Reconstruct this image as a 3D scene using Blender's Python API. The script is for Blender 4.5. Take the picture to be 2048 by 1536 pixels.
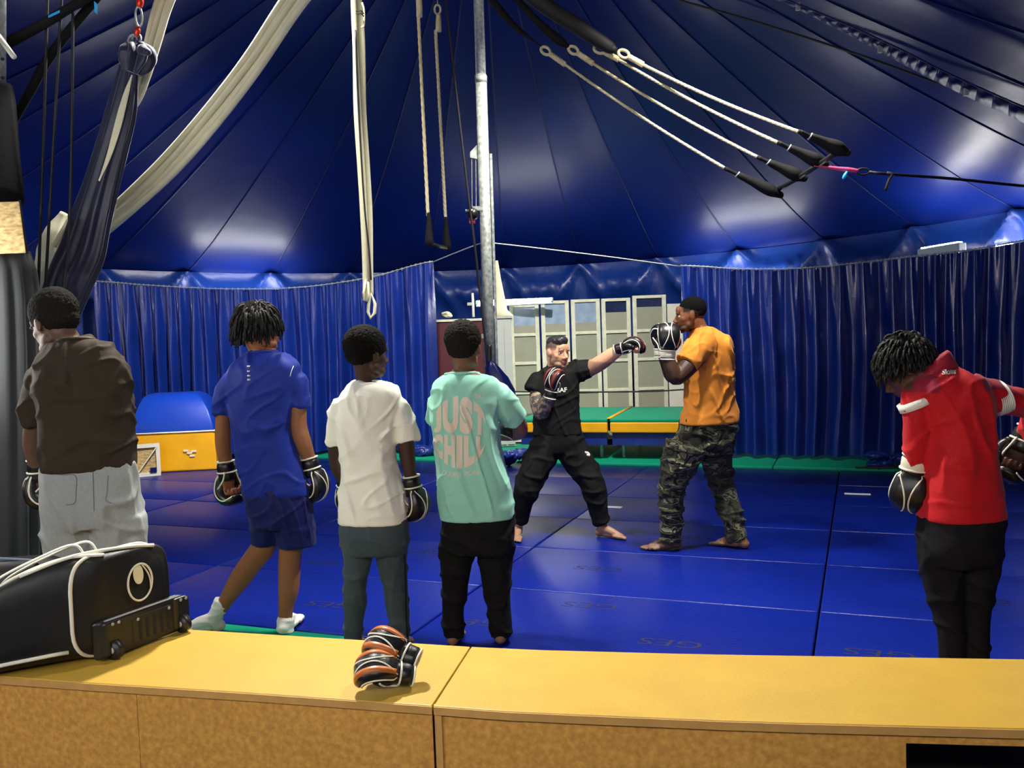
import bpy, bmesh, math, random
from mathutils import Vector, Matrix, noise
from mathutils.bvhtree import BVHTree
for o in list(bpy.data.objects): bpy.data.objects.remove(o)
scene = bpy.context.scene
COL = scene.collection
V = Vector
random.seed(7)

# ------------------------------------------------------------------ camera
FPX, HZ, ROLL, CAMH = 1800.0, 655.0, math.radians(2.0), 1.6
PIT = math.atan((768 - HZ) / FPX)
fw = V((0, math.cos(PIT), -math.sin(PIT)))
dn = V((0, -math.sin(PIT), -math.cos(PIT)))
rt = V((1, 0, 0))
cx = rt * math.cos(ROLL) + dn * math.sin(ROLL)
cy = -rt * math.sin(ROLL) + dn * math.cos(ROLL)
CAM = V((0, 0, CAMH))
cam_data = bpy.data.cameras.new('camera'); cam = bpy.data.objects.new('camera', cam_data)
COL.objects.link(cam)
M = Matrix((cx, -cy, -fw)).transposed().to_4x4(); M.translation = CAM
cam.matrix_world = M
cam_data.sensor_width = 36.0; cam_data.lens = FPX / 2048 * 36.0
cam_data.clip_start = 0.05; cam_data.clip_end = 100
scene.camera = cam

def ray(x, y):
    return fw * FPX + cx * (x - 1024) + cy * (y - 768)
def P(x, y, d):
    """world point seen at photo pixel x,y standing d metres ahead of the camera"""
    r = ray(x, y); return CAM + r * (d / r.y)
def G(x, y, z=0.0):
    r = ray(x, y); return CAM + r * ((z - CAMH) / r.z)

# ------------------------------------------------------------------ world, exposure
world = bpy.data.worlds.new('world'); scene.world = world; world.use_nodes = True
world.node_tree.nodes['Background'].inputs[0].default_value = (0.03, 0.05, 0.12, 1)
world.node_tree.nodes['Background'].inputs[1].default_value = 0.1
scene.view_settings.view_transform = 'Standard'
scene.view_settings.look = 'None'
scene.view_settings.exposure = 0.0
scene.view_settings.gamma = 1.0
scene.view_settings.use_curve_mapping = False
TUBE_E = 120.0      # emission of the fluorescent tubes
FLOOD_W = 180.0    # watts of the cupola flood lamps

# ------------------------------------------------------------------ materials
def srgb(r, g, b):
    def f(c):
        c /= 255.0
        return c / 12.92 if c <= .04045 else ((c + .055) / 1.055) ** 2.4
    return (f(r), f(g), f(b))
MATS = {}
def mat(name, col, rough=.6, metal=0, spec=.5, var=.0, vscale=8, bump=0, bscale=60, bdetail=4, stretch=None,
        col2=None, emit=0, coat=0, attr=False, sheen=0, alpha=1, trans=0, crough=.2):
    m = bpy.data.materials.new(name); m.use_nodes = True
    nt = m.node_tree; N = nt.nodes; L = nt.links
    b = N['Principled BSDF']
    b.inputs['Roughness'].default_value = rough
    b.inputs['Metallic'].default_value = metal
    b.inputs['Specular IOR Level'].default_value = spec
    b.inputs['Coat Weight'].default_value = coat
    b.inputs['Coat Roughness'].default_value = crough
    b.inputs['Sheen Weight'].default_value = sheen
    b.inputs['Alpha'].default_value = alpha
    b.inputs['Transmission Weight'].default_value = trans
    c = (*col, 1)
    b.inputs['Base Color'].default_value = c
    tc = N.new('ShaderNodeTexCoord'); mp = N.new('ShaderNodeMapping')
    L.new(tc.outputs['Object'], mp.inputs['Vector'])
    if stretch: mp.inputs['Scale'].default_value = stretch
    src = None
    if attr:
        a = N.new('ShaderNodeAttribute'); a.attribute_name = 'Col'; src = a.outputs['Color']
    if var or col2:
        n = N.new('ShaderNodeTexNoise'); n.inputs['Scale'].default_value = vscale; n.inputs['Detail'].default_value = 5
        L.new(mp.outputs[0], n.inputs['Vector'])
        mx = N.new('ShaderNodeMix'); mx.data_type = 'RGBA'
        rp = N.new('ShaderNodeMapRange'); rp.inputs[1].default_value = .3; rp.inputs[2].default_value = .7
        L.new(n.outputs['Fac'], rp.inputs[0]); L.new(rp.outputs[0], mx.inputs[0])
        if attr:
            mx.blend_type = 'MULTIPLY'
            L.new(src, mx.inputs[6]); v = 1 - var; mx.inputs[7].default_value = (v, v, v, 1)
        else:
            c2 = col2 if col2 else tuple(x * (1 - var) for x in col)
            mx.inputs[6].default_value = c; mx.inputs[7].default_value = (*c2, 1)
        src = mx.outputs[2]
    if src: L.new(src, b.inputs['Base Color'])
    if bump:
        n2 = N.new('ShaderNodeTexNoise'); n2.inputs['Scale'].default_value = bscale; n2.inputs['Detail'].default_value = bdetail
        L.new(mp.outputs[0], n2.inputs['Vector'])
        bp = N.new('ShaderNodeBump'); bp.inputs['Strength'].default_value = 1; bp.inputs['Distance'].default_value = bump
        L.new(n2.outputs['Fac'], bp.inputs['Height']); L.new(bp.outputs[0], b.inputs['Normal'])
    if emit:
        b.inputs['Emission Color'].default_value = c; b.inputs['Emission Strength'].default_value = emit
    MATS[name] = m
    return m

mat('tent', srgb(5, 28, 104), .36, spec=.3, var=.2, vscale=1.5, bump=.004, bscale=5, bdetail=2)
mat('tent_seam', srgb(5, 24, 88), .45, spec=.4)
mat('wall_pvc', srgb(16, 52, 132), .36, spec=.5, var=.2, vscale=2, bump=.006, bscale=9)
mat('curtain', srgb(18, 46, 136), .25, spec=.8, var=.25, vscale=3, bump=.003, bscale=22)
mat('mat_blue', srgb(6, 28, 122), .36, spec=.25, var=.14, vscale=2, bump=.0025, bscale=30, stretch=(.6, 2.2, 1))
mat('mat_navy', srgb(8, 22, 90), .32, spec=.4, var=.2, vscale=2, bump=.001, bscale=40)
mat('mat_green', srgb(10, 146, 112), .55, spec=.16, var=.15, vscale=2, bump=.001, bscale=30)
mat('mat_print', srgb(2, 8, 62), .6)
mat('vinyl_yellow', srgb(240, 175, 10), .42, var=.15, vscale=4, bump=.004, bscale=9)
mat('vinyl_blue', srgb(14, 66, 190), .4, var=.15, vscale=3, bump=.003, bscale=6)
mat('apron_blue', srgb(22, 48, 130), .36, var=.3, vscale=5, bump=.012, bscale=7)
mat('bench_top', srgb(196, 158, 60), .4, spec=.4, var=.1, vscale=6, bump=.0006, bscale=90)
mat('bench_edge', srgb(206, 156, 84), .55, var=.15, vscale=20)
mat('bench_front', srgb(222, 164, 76), .6, col2=srgb(186, 130, 54), vscale=55, bump=.0008, bscale=120)
mat('osb', srgb(205, 180, 120), .7, col2=srgb(140, 110, 66), vscale=30, bump=.002, bscale=50, stretch=(1, 1, 2.6))
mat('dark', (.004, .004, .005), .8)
mat('floor_base', srgb(40, 42, 50), .8, var=.2)
mat('steel', srgb(200, 206, 202), .42, metal=.35, col2=srgb(140, 148, 146), vscale=40, bump=.0006, bscale=60)
mat('galva', srgb(190, 196, 188), .5, metal=.25, col2=srgb(120, 128, 124), vscale=26, bump=.001, bscale=40)
mat('white_cloth', srgb(236, 232, 200), .75, var=.12, vscale=10, sheen=.2)
mat('white_strap', srgb(238, 234, 196), .7, var=.1, vscale=30)
mat('rope_white', srgb(226, 212, 168), .8, var=.25, vscale=60, bump=.003, bscale=120, stretch=(1, 1, .4))
mat('rope_black', (.008, .008, .012), .6)
mat('black_cloth', (.004, .004, .005), .8, spec=.25, bump=.002, bscale=30)
mat('black_drape', srgb(34, 38, 42), .6, var=.3, vscale=6, sheen=.3)
mat('navy_silk', srgb(20, 26, 66), .45, spec=.5, var=.3, vscale=12, stretch=(1, 1, .15), sheen=.4)
mat('black_leather', (.006, .006, .007), .35, spec=.5, bump=.001, bscale=80)
mat('black_matte', (.004, .004, .004), .7)
mat('nylon', (.010, .010, .009), .5, spec=.4, var=.3, vscale=9, bump=.006, bscale=9)
mat('plastic_black', (.012, .012, .011), .4)
mat('piping', srgb(240, 236, 214), .5)
mat('glove_white', srgb(226, 224, 200), .5)
mat('brown_leather', srgb(176, 96, 36), .4)
mat('red_leather', srgb(110, 30, 22), .5)
mat('red_metal', srgb(72, 12, 24), .5)
mat('winch_red', srgb(170, 30, 44), .4)
mat('grey_metal', srgb(176, 180, 176), .45, var=.08)
mat('frame_white', srgb(214, 214, 192), .5, var=.2, vscale=14)
mat('pane_grey', srgb(150, 152, 134), .35, var=.16, vscale=3)
mat('pane_reflection', srgb(150, 170, 196), .12, spec=.7, var=.3, vscale=6)  # bluish reflection put into the base colour of the upper panes
mat('pane_dark', srgb(40, 50, 84), .08, spec=.8, var=.4, vscale=8)
mat('white_paint', srgb(224, 222, 206), .55, var=.08)
mat('paper', srgb(236, 238, 240), .6)
mat('pink_web', srgb(210, 70, 120), .6)
mat('cyan_tag', srgb(40, 170, 240), .5)
mat('red_metal_bright', srgb(226, 64, 40), .35, metal=.5)
mat('lamp_grey', srgb(170, 190, 196), .4)
mat('tube_glow', (1, .97, .92), .5, emit=TUBE_E)
mat('flood_glow', (1, .95, .86), .5, emit=25)
mat('lining', (.02, .02, .02), .8)
mat('net', srgb(120, 130, 150), .5)

# ------------------------------------------------------------------ mesh helpers
class MB:
    def __init__(s): s.v = []; s.f = []; s.m = []; s.mi = 0
    def add(s, vs, fs):
        o = len(s.v); s.v += [tuple(p) for p in vs]; s.f += [tuple(i + o for i in f) for f in fs]; s.m += [s.mi] * len(fs)
        return s
    def box(s, c, h, R=None):
        c = V(c); vs = []
        for dx in (-1, 1):
            for dy in (-1, 1):
                for dz in (-1, 1):
                    p = V((dx * h[0], dy * h[1], dz * h[2]))
                    if R is not None: p = R @ p
                    vs.append(c + p)
        return s.add(vs, [(0, 1, 3, 2), (4, 6, 7, 5), (0, 4, 5, 1), (2, 3, 7, 6), (0, 2, 6, 4), (1, 5, 7, 3)])
    def hexa(s, b, t):
        """prism from bottom loop b and top loop t (same order, counter clockwise)"""
        n = len(b)
        fs = [tuple(reversed(range(n))), tuple(range(n, 2 * n))]
        for i in range(n): j = (i + 1) % n; fs.append((i, j, n + j, n + i))
        return s.add(list(b) + list(t), fs)
    def rings(s, rs, cap=True, closed=False):
        n = len(rs[0]); vs = [p for r in rs for p in r]; fs = []
        k = len(rs)
        for i in range(k if closed else k - 1):
            a = i * n; b = ((i + 1) % k) * n
            for j in range(n):
                q = (j + 1) % n; fs.append((a + j, a + q, b + q, b + j))
        if cap and not closed:
            fs.append(tuple(reversed(range(n)))); fs.append(tuple(range((k - 1) * n, k * n)))
        return s.add(vs, fs)
    def tube(s, pts, r, n=8, cap=True, closed=False, flat=None):
        pts = [V(p) for p in pts]; k = len(pts)
        rr = r if isinstance(r, (list, tuple)) else [r] * k
        rs = []; up = None
        for i in range(k):
            if closed: t = pts[(i + 1) % k] - pts[i - 1]
            else: t = pts[min(i + 1, k - 1)] - pts[max(i - 1, 0)]
            if t.length < 1e-9: t = V((0, 0, 1))
            t.normalize()
            if up is None: up = V((0, 0, 1)) if abs(t.z) < .9 else V((1, 0, 0))
            a = (up - t * up.dot(t))
            if a.length < 1e-6: a = t.orthogonal()
            a.normalize(); b = t.cross(a); up = a
            fa, fb = (flat if flat else (1, 1))
            rs.append([pts[i] + a * (math.cos(2 * math.pi * j / n) * rr[i] * fa) + b * (math.sin(2 * math.pi * j / n) * rr[i] * fb) for j in range(n)])
        return s.rings(rs, cap, closed)
    def ell(s, c, ax, r, nu=14, nv=9):
        """ellipsoid, ax = three unit axes, r = three radii"""
        c = V(c); rs = []
        for i in range(nv + 1):
            th = math.pi * (i + .02) / (nv + .04)
            rs.append([c + ax[0] * (r[0] * math.sin(th) * math.cos(2 * math.pi * j / nu)) + ax[1] * (r[1] * math.sin(th) * math.sin(2 * math.pi * j / nu)) - ax[2] * (r[2] * math.cos(th)) for j in range(nu)])
        return s.rings(rs)
    def cap_chain(s, pts, rr, n=14, sub=5):
        """smooth tapered limb with rounded ends"""
        pts, rr = smooth_path(pts, rr, sub)
        s.tube(pts, rr, n)
        X = (V((1, 0, 0)), V((0, 1, 0)), V((0, 0, 1)))
        s.ell(pts[0], X, (rr[0],) * 3); s.ell(pts[-1], X, (rr[-1],) * 3)
        return s
    def mesh(s, name, smooth=True):
        me = bpy.data.meshes.new(name); me.from_pydata(s.v, [], s.f); me.update()
        if smooth:
            for p in me.polygons: p.use_smooth = True
        return me
    def build(s, name, mats, parent=None, smooth=False, origin=None):
        if not isinstance(mats, (list, tuple)): mats = [mats]
        o = parent_origin(parent) if origin is None else V(origin)
        if o.length: s.v = [tuple(V(p) - o) for p in s.v]
        me = s.mesh(name, smooth)
        for m in mats: me.materials.append(MATS[m])
        if len(mats) > 1:
            for p, i in zip(me.polygons, s.m): p.material_index = i
        ob = bpy.data.objects.new(name, me); COL.objects.link(ob)
        if parent: ob.parent = parent
        elif origin is not None: ob.location = o
        fixn(me)
        return ob
def fixn(me):
    bm = bmesh.new(); bm.from_mesh(me); bmesh.ops.recalc_face_normals(bm, faces=bm.faces); bm.to_mesh(me); bm.free()
def parent_origin(p):
    o = V((0, 0, 0))
    while p: o += p.location; p = p.parent
    return o
def smooth_path(pts, rr=None, sub=5):
    pts = [V(p) for p in pts]; k = len(pts)
    rr = list(rr) if rr is not None else [0] * k
    if k < 3:
        op = []; orr = []
        for i in range(sub + 1):
            t = i / sub; op.append(pts[0].lerp(pts[-1], t)); orr.append(rr[0] * (1 - t) + rr[-1] * t)
        return op, orr
    op = []; orr = []
    for i in range(k - 1):
        p0 = pts[i - 1] if i else pts[0] * 2 - pts[1]; p1 = pts[i]; p2 = pts[i + 1]
        p3 = pts[i + 2] if i + 2 < k else pts[-1] * 2 - pts[-2]
        r0 = rr[i - 1] if i else rr[0]; r1 = rr[i]; r2 = rr[i + 1]; r3 = rr[i + 2] if i + 2 < k else rr[-1]
        for j in range(sub):
            t = j / sub; t2 = t * t; t3 = t2 * t
            f = lambda a, b, c, d: .5 * ((b * 2) + (c - a) * t + (a * 2 - b * 5 + c * 4 - d) * t2 + (b * 3 - a - c * 3 + d) * t3)
            op.append(f(p0, p1, p2, p3)); orr.append(f(r0, r1, r2, r3))
    op.append(pts[-1]); orr.append(rr[-1])
    return op, orr
def tag(o, label=None, cat=None, group=None, kind=None):
    if label: o['label'] = label
    if cat: o['category'] = cat
    if group: o['group'] = group
    if kind: o['kind'] = kind
    return o
def thing(name, label, cat, loc, group=None):
    o = bpy.data.objects.new(name, None); COL.objects.link(o); o.location = V(loc); o.empty_display_size = .1
    return tag(o, label, cat, group)
def plane_axes(d):
    d = V(d).normalized(); a = V((0, 0, 1)) if abs(d.z) < .9 else V((1, 0, 0))
    x = a.cross(d).normalized(); return x, d.cross(x).normalized(), d
def bevel(ob, w, seg=2):
    m = ob.modifiers.new('bevel', 'BEVEL'); m.width = w; m.segments = seg; m.limit_method = 'ANGLE'
    return ob
# ------------------------------------------------------------------ lamps
def tube_light(label, c, along, length=1.2, out=None, group=None, twin=False):
    """fluorescent batten: housing, two end caps and a glowing tube; out = side the tube is on"""
    c = V(c); a = V(along).normalized(); out = V(out).normalized(); s = a.cross(out).normalized()
    t = thing('tube_light', label, 'light', c, group)
    R = Matrix((a, s, out)).transposed()
    MB().box(c - out * .035, (length / 2, .04, .02), R).build('housing', 'lamp_grey', t)
    for k in (-1, 1):
        MB().box(c + a * k * (length / 2 - .012) - out * .002, (.012, .022, .022), R).build('lamp_holder', 'lamp_grey', t)
    for o in ((-.02, .02) if twin else (0,)):
        MB().tube([c + s * o - a * (length / 2 - .03), c + s * o + a * (length / 2 - .03)], .016, 10).build('tube', 'tube_glow', t, True)
    return t
TC = V((-1.2, 5.6, 0)); TR = 8.2
def eave_z(ph):
    d = (math.degrees(ph) - 85 + 180) % 360 - 180
    return 2.49 + .21 * min(1, (d / 52) ** 2)
def ring_pt(px, dr, z):
    """point on the tent ring (radius TR-dr) in the direction of photo column px"""
    k = (px - 1024) / FPX; r = TR - dr
    a = k * k + 1; b = -2 * (k * TC.x + TC.y); c = TC.x ** 2 + TC.y ** 2 - r * r
    t = (-b + math.sqrt(b * b - 4 * a * c)) / (2 * a)
    return V((k * t, t, z))
def ring_tan(p):
    r = (V(p) - TC); r.z = 0; r.normalize(); return V((-r.y, r.x, 0)), r
for px, dr, z, lab in ((500, .45, 2.16, 'fluorescent batten behind the curtain above the blue and yellow box'),
                       (1480, .45, 2.10, 'fluorescent batten behind the dark curtain beside the white panels'),
                       (2110, .35, 2.3, 'fluorescent batten behind the curtain past the man in red'),
                       (-150, .5, 2.2, 'fluorescent batten on the wall past the black drape')):
    p = ring_pt(px, dr, z); tg, rd = ring_tan(p)
    tube_light(lab, p, tg, 1.3, V((0, 0, 1)) - rd * .35)
p = P(1028, 603, 12.14); tg, rd = ring_tan(p)
tube_light('glowing fluorescent tube on the wall above the white panels', p, tg, 1.05, -rd + V((0, 0, .3)))
p = P(1882, 500, 10.05); tg = (P(1920, 494, 9.75) - P(1845, 506, 10.35)).normalized()
t = thing('strip_light', 'white box shaped strip light above the top of the right curtain', 'light', p)
R = Matrix((tg, V((0, 0, 1)).cross(tg), V((0, 0, 1)))).transposed()
bevel(MB().box(p, (.34, .05, .045), R).build('housing', 'lamp_grey', t), .01)
MB().box(p + V((0, 0, .05)), (.3, .03, .008), R).build('diffuser', 'tube_glow', t)
for ang, z in ((196, 2.2), (240, 2.1)):
    a = math.radians(ang); p = TC + V((math.cos(a), math.sin(a), 0)) * (TR - .4); p.z = z
    tg, rd = ring_tan(p)
    tube_light('fluorescent batten on the tent wall behind the wooden bench', p, tg, 1.3, -rd + V((0, 0, .5)), 'battens on the near tent wall', True)
for lab, p, a in (('added unseen twin fill batten behind the bench near the black drape', V((-3.0, .5, 2.5)), V((.8, -.6, 0))), ('added unseen twin fill batten over the aisle behind the bench', V((-1.4, -.4, 2.6)), V((1, -.2, 0))), ('added unseen twin fill batten behind the bare wooden bench', V((.3, -.7, 2.6)), V((1, .1, 0)))):
    tube_light(lab, p, a, 1.3, V((.15, .8, -.6)), None, True)  # unseen fill lights, added to brighten the people's backs and the bench front
p = P(-190, 620, 4.1)
tube_light('upright fluorescent tube fixed behind the black drape', p, V((.05, 0, 1)), .9, V((1, -.1, 0)))
def flood(loc, target, w, label, spread=120):
    loc = V(loc); d = (V(target) - loc).normalized(); x, y, z = plane_axes(d)
    t = thing('flood_lamp', label, 'light', loc)
    R = Matrix((x, y, d)).transposed()
    bevel(MB().box(loc - d * .06, (.16, .12, .05), R).build('housing', 'plastic_black', t), .01)
    MB().box(loc - d * .006, (.14, .10, .004), R).build('lens', 'flood_glow', t)
    MB().tube([loc - d * .1, loc - d * .1 + V((0, 0, .3))], .012).build('bracket', 'steel', t)
    ld = bpy.data.lights.new('flood_beam', 'AREA'); ld.shape = 'RECTANGLE'; ld.size = .3; ld.size_y = .22; ld.energy = w
    ld.color = (1, .95, .86); ld.spread = math.radians(spread)
    lo = bpy.data.objects.new('flood_beam', ld); COL.objects.link(lo); lo.parent = t
    lo.matrix_local = Matrix.Translation(d * .01) @ Matrix((x, -y, -d)).transposed().to_4x4()
flood((-1.3, 5.6, 4.6), (-.4, 3.0, .5), FLOOD_W, 'black flood lamp high in the tent above the boys')
flood((1.3, 5.2, 4.3), (.8, 5.5, 0), FLOOD_W * .6, 'black flood lamp high in the tent above the sparring pair', 110)

flood((-1.5, 7.6, 4.8), (-4.0, 11.4, .2), FLOOD_W * .6, 'black flood lamp high in the tent facing the left curtain', 85)
flood((.7, 7.8, 4.85), (.6, 11.9, .5), FLOOD_W * .5, 'added unseen fill flood high in the tent facing the trampolines', 80)  # extra unseen lamp, put in to brighten the trampolines and the back

# ------------------------------------------------------------------ floor and tent shell
tag(MB().box((-1.2, 5.6, -.10), (9.5, 9.5, .05)).build('floor', 'floor_base'), kind='structure')
NP = 44
APEX = P(958, -330, 9.0)
def eave(ph):
    p = TC + V((math.cos(ph), math.sin(ph), 0)) * TR; p.z = eave_z(ph); return p
def roof_pt(ph, s, t):
    e = eave(ph); k = math.sin(math.pi * t)
    x = APEX.x + (e.x - APEX.x) * s; y = APEX.y + (e.y - APEX.y) * s
    z = e.z + (APEX.z - e.z) * (1 - s) ** 1.12 + .02 * k * min(1, s * 1.5) * (1 - s) * 2
    z += .014 * noise.noise(V((x * 1.1, y * 1.1, 3))) - .012 * k * (s > .97)
    return V((x, y, z))
ceil = tag(bpy.data.objects.new('ceiling', None), kind='structure'); COL.objects.link(ceil)
dph = 2 * math.pi / NP; PH0 = math.radians(85) - dph * .37
ROWS = [1, .985, .96, .92, .87, .8, .72, .62, .5, .38, .26, .15, .06, .015]
for i in range(NP):
    m = MB(); vs = []; fs = []; nt = 6
    for s in ROWS:
        for j in range(nt + 1):
            p = roof_pt(PH0 + dph * (i + j / nt), s, j / nt)
            # puckers running off the sewn edges of the cloth
            w = max(0, 1 - min(j, nt - j) / 2.0)
            vs.append(p)
    for r in range(len(ROWS) - 1):
        for j in range(nt):
            a = r * (nt + 1) + j; fs.append((a, a + 1, a + nt + 2, a + nt + 1))
    m.add(vs, fs).build('roof_panel', 'tent', ceil, True)
    pts = [roof_pt(PH0 + dph * i, s, 0) - V((0, 0, .006)) for s in ROWS[:-1]]
    MB().tube(pts, .011, 6, flat=(.3, 1)).build('roof_seam', 'tent_seam', ceil, True)
wall = MB(); cols = NP * 20; zs = [0, .5, 1.0, 1.4, 1.6, 1.75, 1.9, 2.0, 2.1, 2.2, 2.28, 2.36, 2.42, 2.47, 2.5]
vs = []; fs = []
for c in range(cols):
    ph = PH0 + 2 * math.pi * c / cols; t = (c % 20) / 20.0; top = eave_z(ph)
    for z in zs:
        zz = z / 2.5 * top; h = (top - zz)
        q = abs(t - .5) * 2                       # 1 at the tie points, 0 between them
        sag = .16 * math.exp(-((h - .34) / .16) ** 2) * (1 - q ** 2)
        rid = .10 * math.exp(-(((1 - q) * .6 - h * .75) / .06) ** 2) * (h < .6) + .06 * math.exp(-(((1 - q) * .6 - h * 1.5) / .05) ** 2) * (h < .4)
        rid += .05 * math.exp(-((1 - q) / .08) ** 2) * min(1, h * 4)
        inw = sag + rid + .02 * noise.noise(V((ph * 14, z * 2.2, 1)))
        r = TR - .03 - inw
        vs.append(TC + V((math.cos(ph) * r, math.sin(ph) * r, zz)))
k = len(zs)
for c in range(cols):
    b = ((c + 1) % cols) * k; a = c * k
    for r in range(k - 1): fs.append((a + r, b + r, b + r + 1, a + r + 1))
tag(wall.add(vs, fs).build('wall_back', 'wall_pvc', None, True), kind='structure')

# ------------------------------------------------------------------ gym mats
AL = math.radians(68.7)
UV = V((math.sin(AL), -math.cos(AL), 0)); VV = V((math.cos(AL), math.sin(AL), 0))
RG = Matrix((UV, VV, V((0, 0, 1)))).transposed()
def uvp(u, v, z=0): return UV * u + VV * v + V((0, 0, z))
VR = [4.04, 5.07, 6.07, 7.065, 8.035, 9.0, 9.88]
_mc = {}
def mat_mesh(w, h, t, material):
    key = (round(w, 3), round(h, 3), t, material)
    if key in _mc: return _mc[key]
    bm = bmesh.new(); bmesh.ops.create_cube(bm, size=1)
    for v in bm.verts: v.co = V((v.co.x * w, v.co.y * h, v.co.z * t - t / 2))
    bmesh.ops.bevel(bm, geom=[e for e in bm.edges], offset=.012, segments=3, affect='EDGES', profile=.5)
    me = bpy.data.meshes.new('mat_panel'); bm.to_mesh(me); bm.free()
    for p in me.polygons: p.use_smooth = True
    me.materials.append(MATS[material]); _mc[key] = me; return me
COLS = {}
def add_panel(root, u0, u1, v0, v1, material, t=.045, name='mat_panel', z=0):
    me = mat_mesh(u1 - u0 - .008, v1 - v0 - .004, t, material)
    o = bpy.data.objects.new(name, me); COL.objects.link(o); o.parent = root
    c = uvp((u0 + u1) / 2, (v0 + v1) / 2, z + random.uniform(-.003, 0)) - root.location
    o.location = c; o.rotation_euler = (random.uniform(-.002, .002), random.uniform(-.002, .002), AL - math.pi / 2)
    return o
panels = {}
for k in range(-4, 2):
    u0 = -.23 + 2.01 * k
    root = thing('folding_mat', {-4: 'blue folding gym mat in front of the yellow vault box', -3: 'blue folding gym mat between the vault box and the blue shirt', -2: 'blue folding gym mat under the person in blue',
            -1: 'blue folding gym mat under the two sparring people', 0: 'blue folding gym mat with a white label beside the person in red', 1: 'blue folding gym mat at the end of the row past the red top'}[k], 'gym mat', uvp(u0 + 1, 6.5), 'blue folding mats on the floor')
    for j in range(len(VR) - 2):
        if max((uvp(uu, vv) - TC).length for uu in (u0, u0 + 2) for vv in (VR[j], VR[j + 1])) > TR - .2: continue
        panels[(k, j)] = add_panel(root, u0, u0 + 2.01, VR[j], VR[j + 1], 'mat_blue')
    if max((uvp(uu, 9.9) - TC).length for uu in (u0, u0 + 2)) > TR - .2: continue
    nr = thing('gym_mat', 'dark navy gym mat lying between the blue mats and the green strip', 'gym mat', uvp(u0 + 1, 9.44), 'navy mats along the green strip')
    add_panel(nr, u0, u0 + 2.01, VR[5], VR[6], 'mat_navy')
for k in range(-5, 3):
    u0 = -.9 + 2.0 * k
    v1 = 11.4 if k < 0 else 10.9
    while v1 > 9 and max((uvp(uu, v1) - TC).length for uu in (u0, u0 + 2)) > TR - .28: v1 -= .1
    if v1 < 10.1: continue
    r = thing('gym_mat', 'green gym mat in the strip under the curtains and trampolines', 'gym mat', uvp(u0 + 1, 10.5), 'green mats along the back')
    add_panel(r, u0, u0 + 2.0, 9.90, v1, 'mat_green', .05, z=.02)
for k in range(-4, -1):
    u0 = -.23 + 2.01 * k
    r = thing('gym_mat', 'green gym mat in the strip beside the wooden bench', 'gym mat', uvp(u0 + 1, 3.6), 'green mats along the bench')
    add_panel(r, u0, u0 + 2.01, 3.2, 4.03, 'mat_green')

def text2d(s, size=1.0, font_shear=0, bold=0):
    cu = bpy.data.curves.new('lettering', 'FONT'); cu.body = s; cu.size = size; cu.align_x = 'CENTER'; cu.align_y = 'CENTER'
    cu.shear = font_shear; cu.resolution_u = 4; cu.offset = bold
    ob = bpy.data.objects.new('lettering_tmp', cu); COL.objects.link(ob)
    me = bpy.data.meshes.new_from_object(ob.evaluated_get(bpy.context.evaluated_depsgraph_get()))
    bpy.data.objects.remove(ob); bpy.data.curves.remove(cu)
    return me
ges = text2d('GES', .13, .1); ges.materials.append(MATS['mat_print'])
for (u, v) in ((-1.62, 5.62), (-1.46, 4.86), (-.9, 4.38), (-1.98, 4.42), (-2.94, 4.48), (-3.49, 5.3), (-4.88, 6.25), (-2.95, 5.77), (.07, 4.5), (-5.3, 5.4), (.6, 5.5), (-1.2, 6.6)):
    k = math.floor((u + .23) / 2.01); j = sum(v > q for q in VR) - 1
    pn = panels.get((k, j))
    if not pn: continue
    o = bpy.data.objects.new('lettering', ges); COL.objects.link(o); o.parent = pn
    o.location = V((u - (-.23 + 2.01 * k + 1.005), v - (VR[j] + VR[j + 1]) / 2, .0008))
    o.rotation_euler = (0, 0, math.pi)
    o.scale = (1.5, 1, 1)
for (x, y, w, lab) in ((1222, 1014, .095, 'white paper label on the blue mat beside the trainer foot'), (1715, 988, .11, 'white paper label on the blue mat below the dark right curtain')):
    c = G(x, y, .002)
    tag(MB().box(c, (w, .035, .0012), RG).build('paper_label', 'paper'), lab, 'label')

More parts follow.
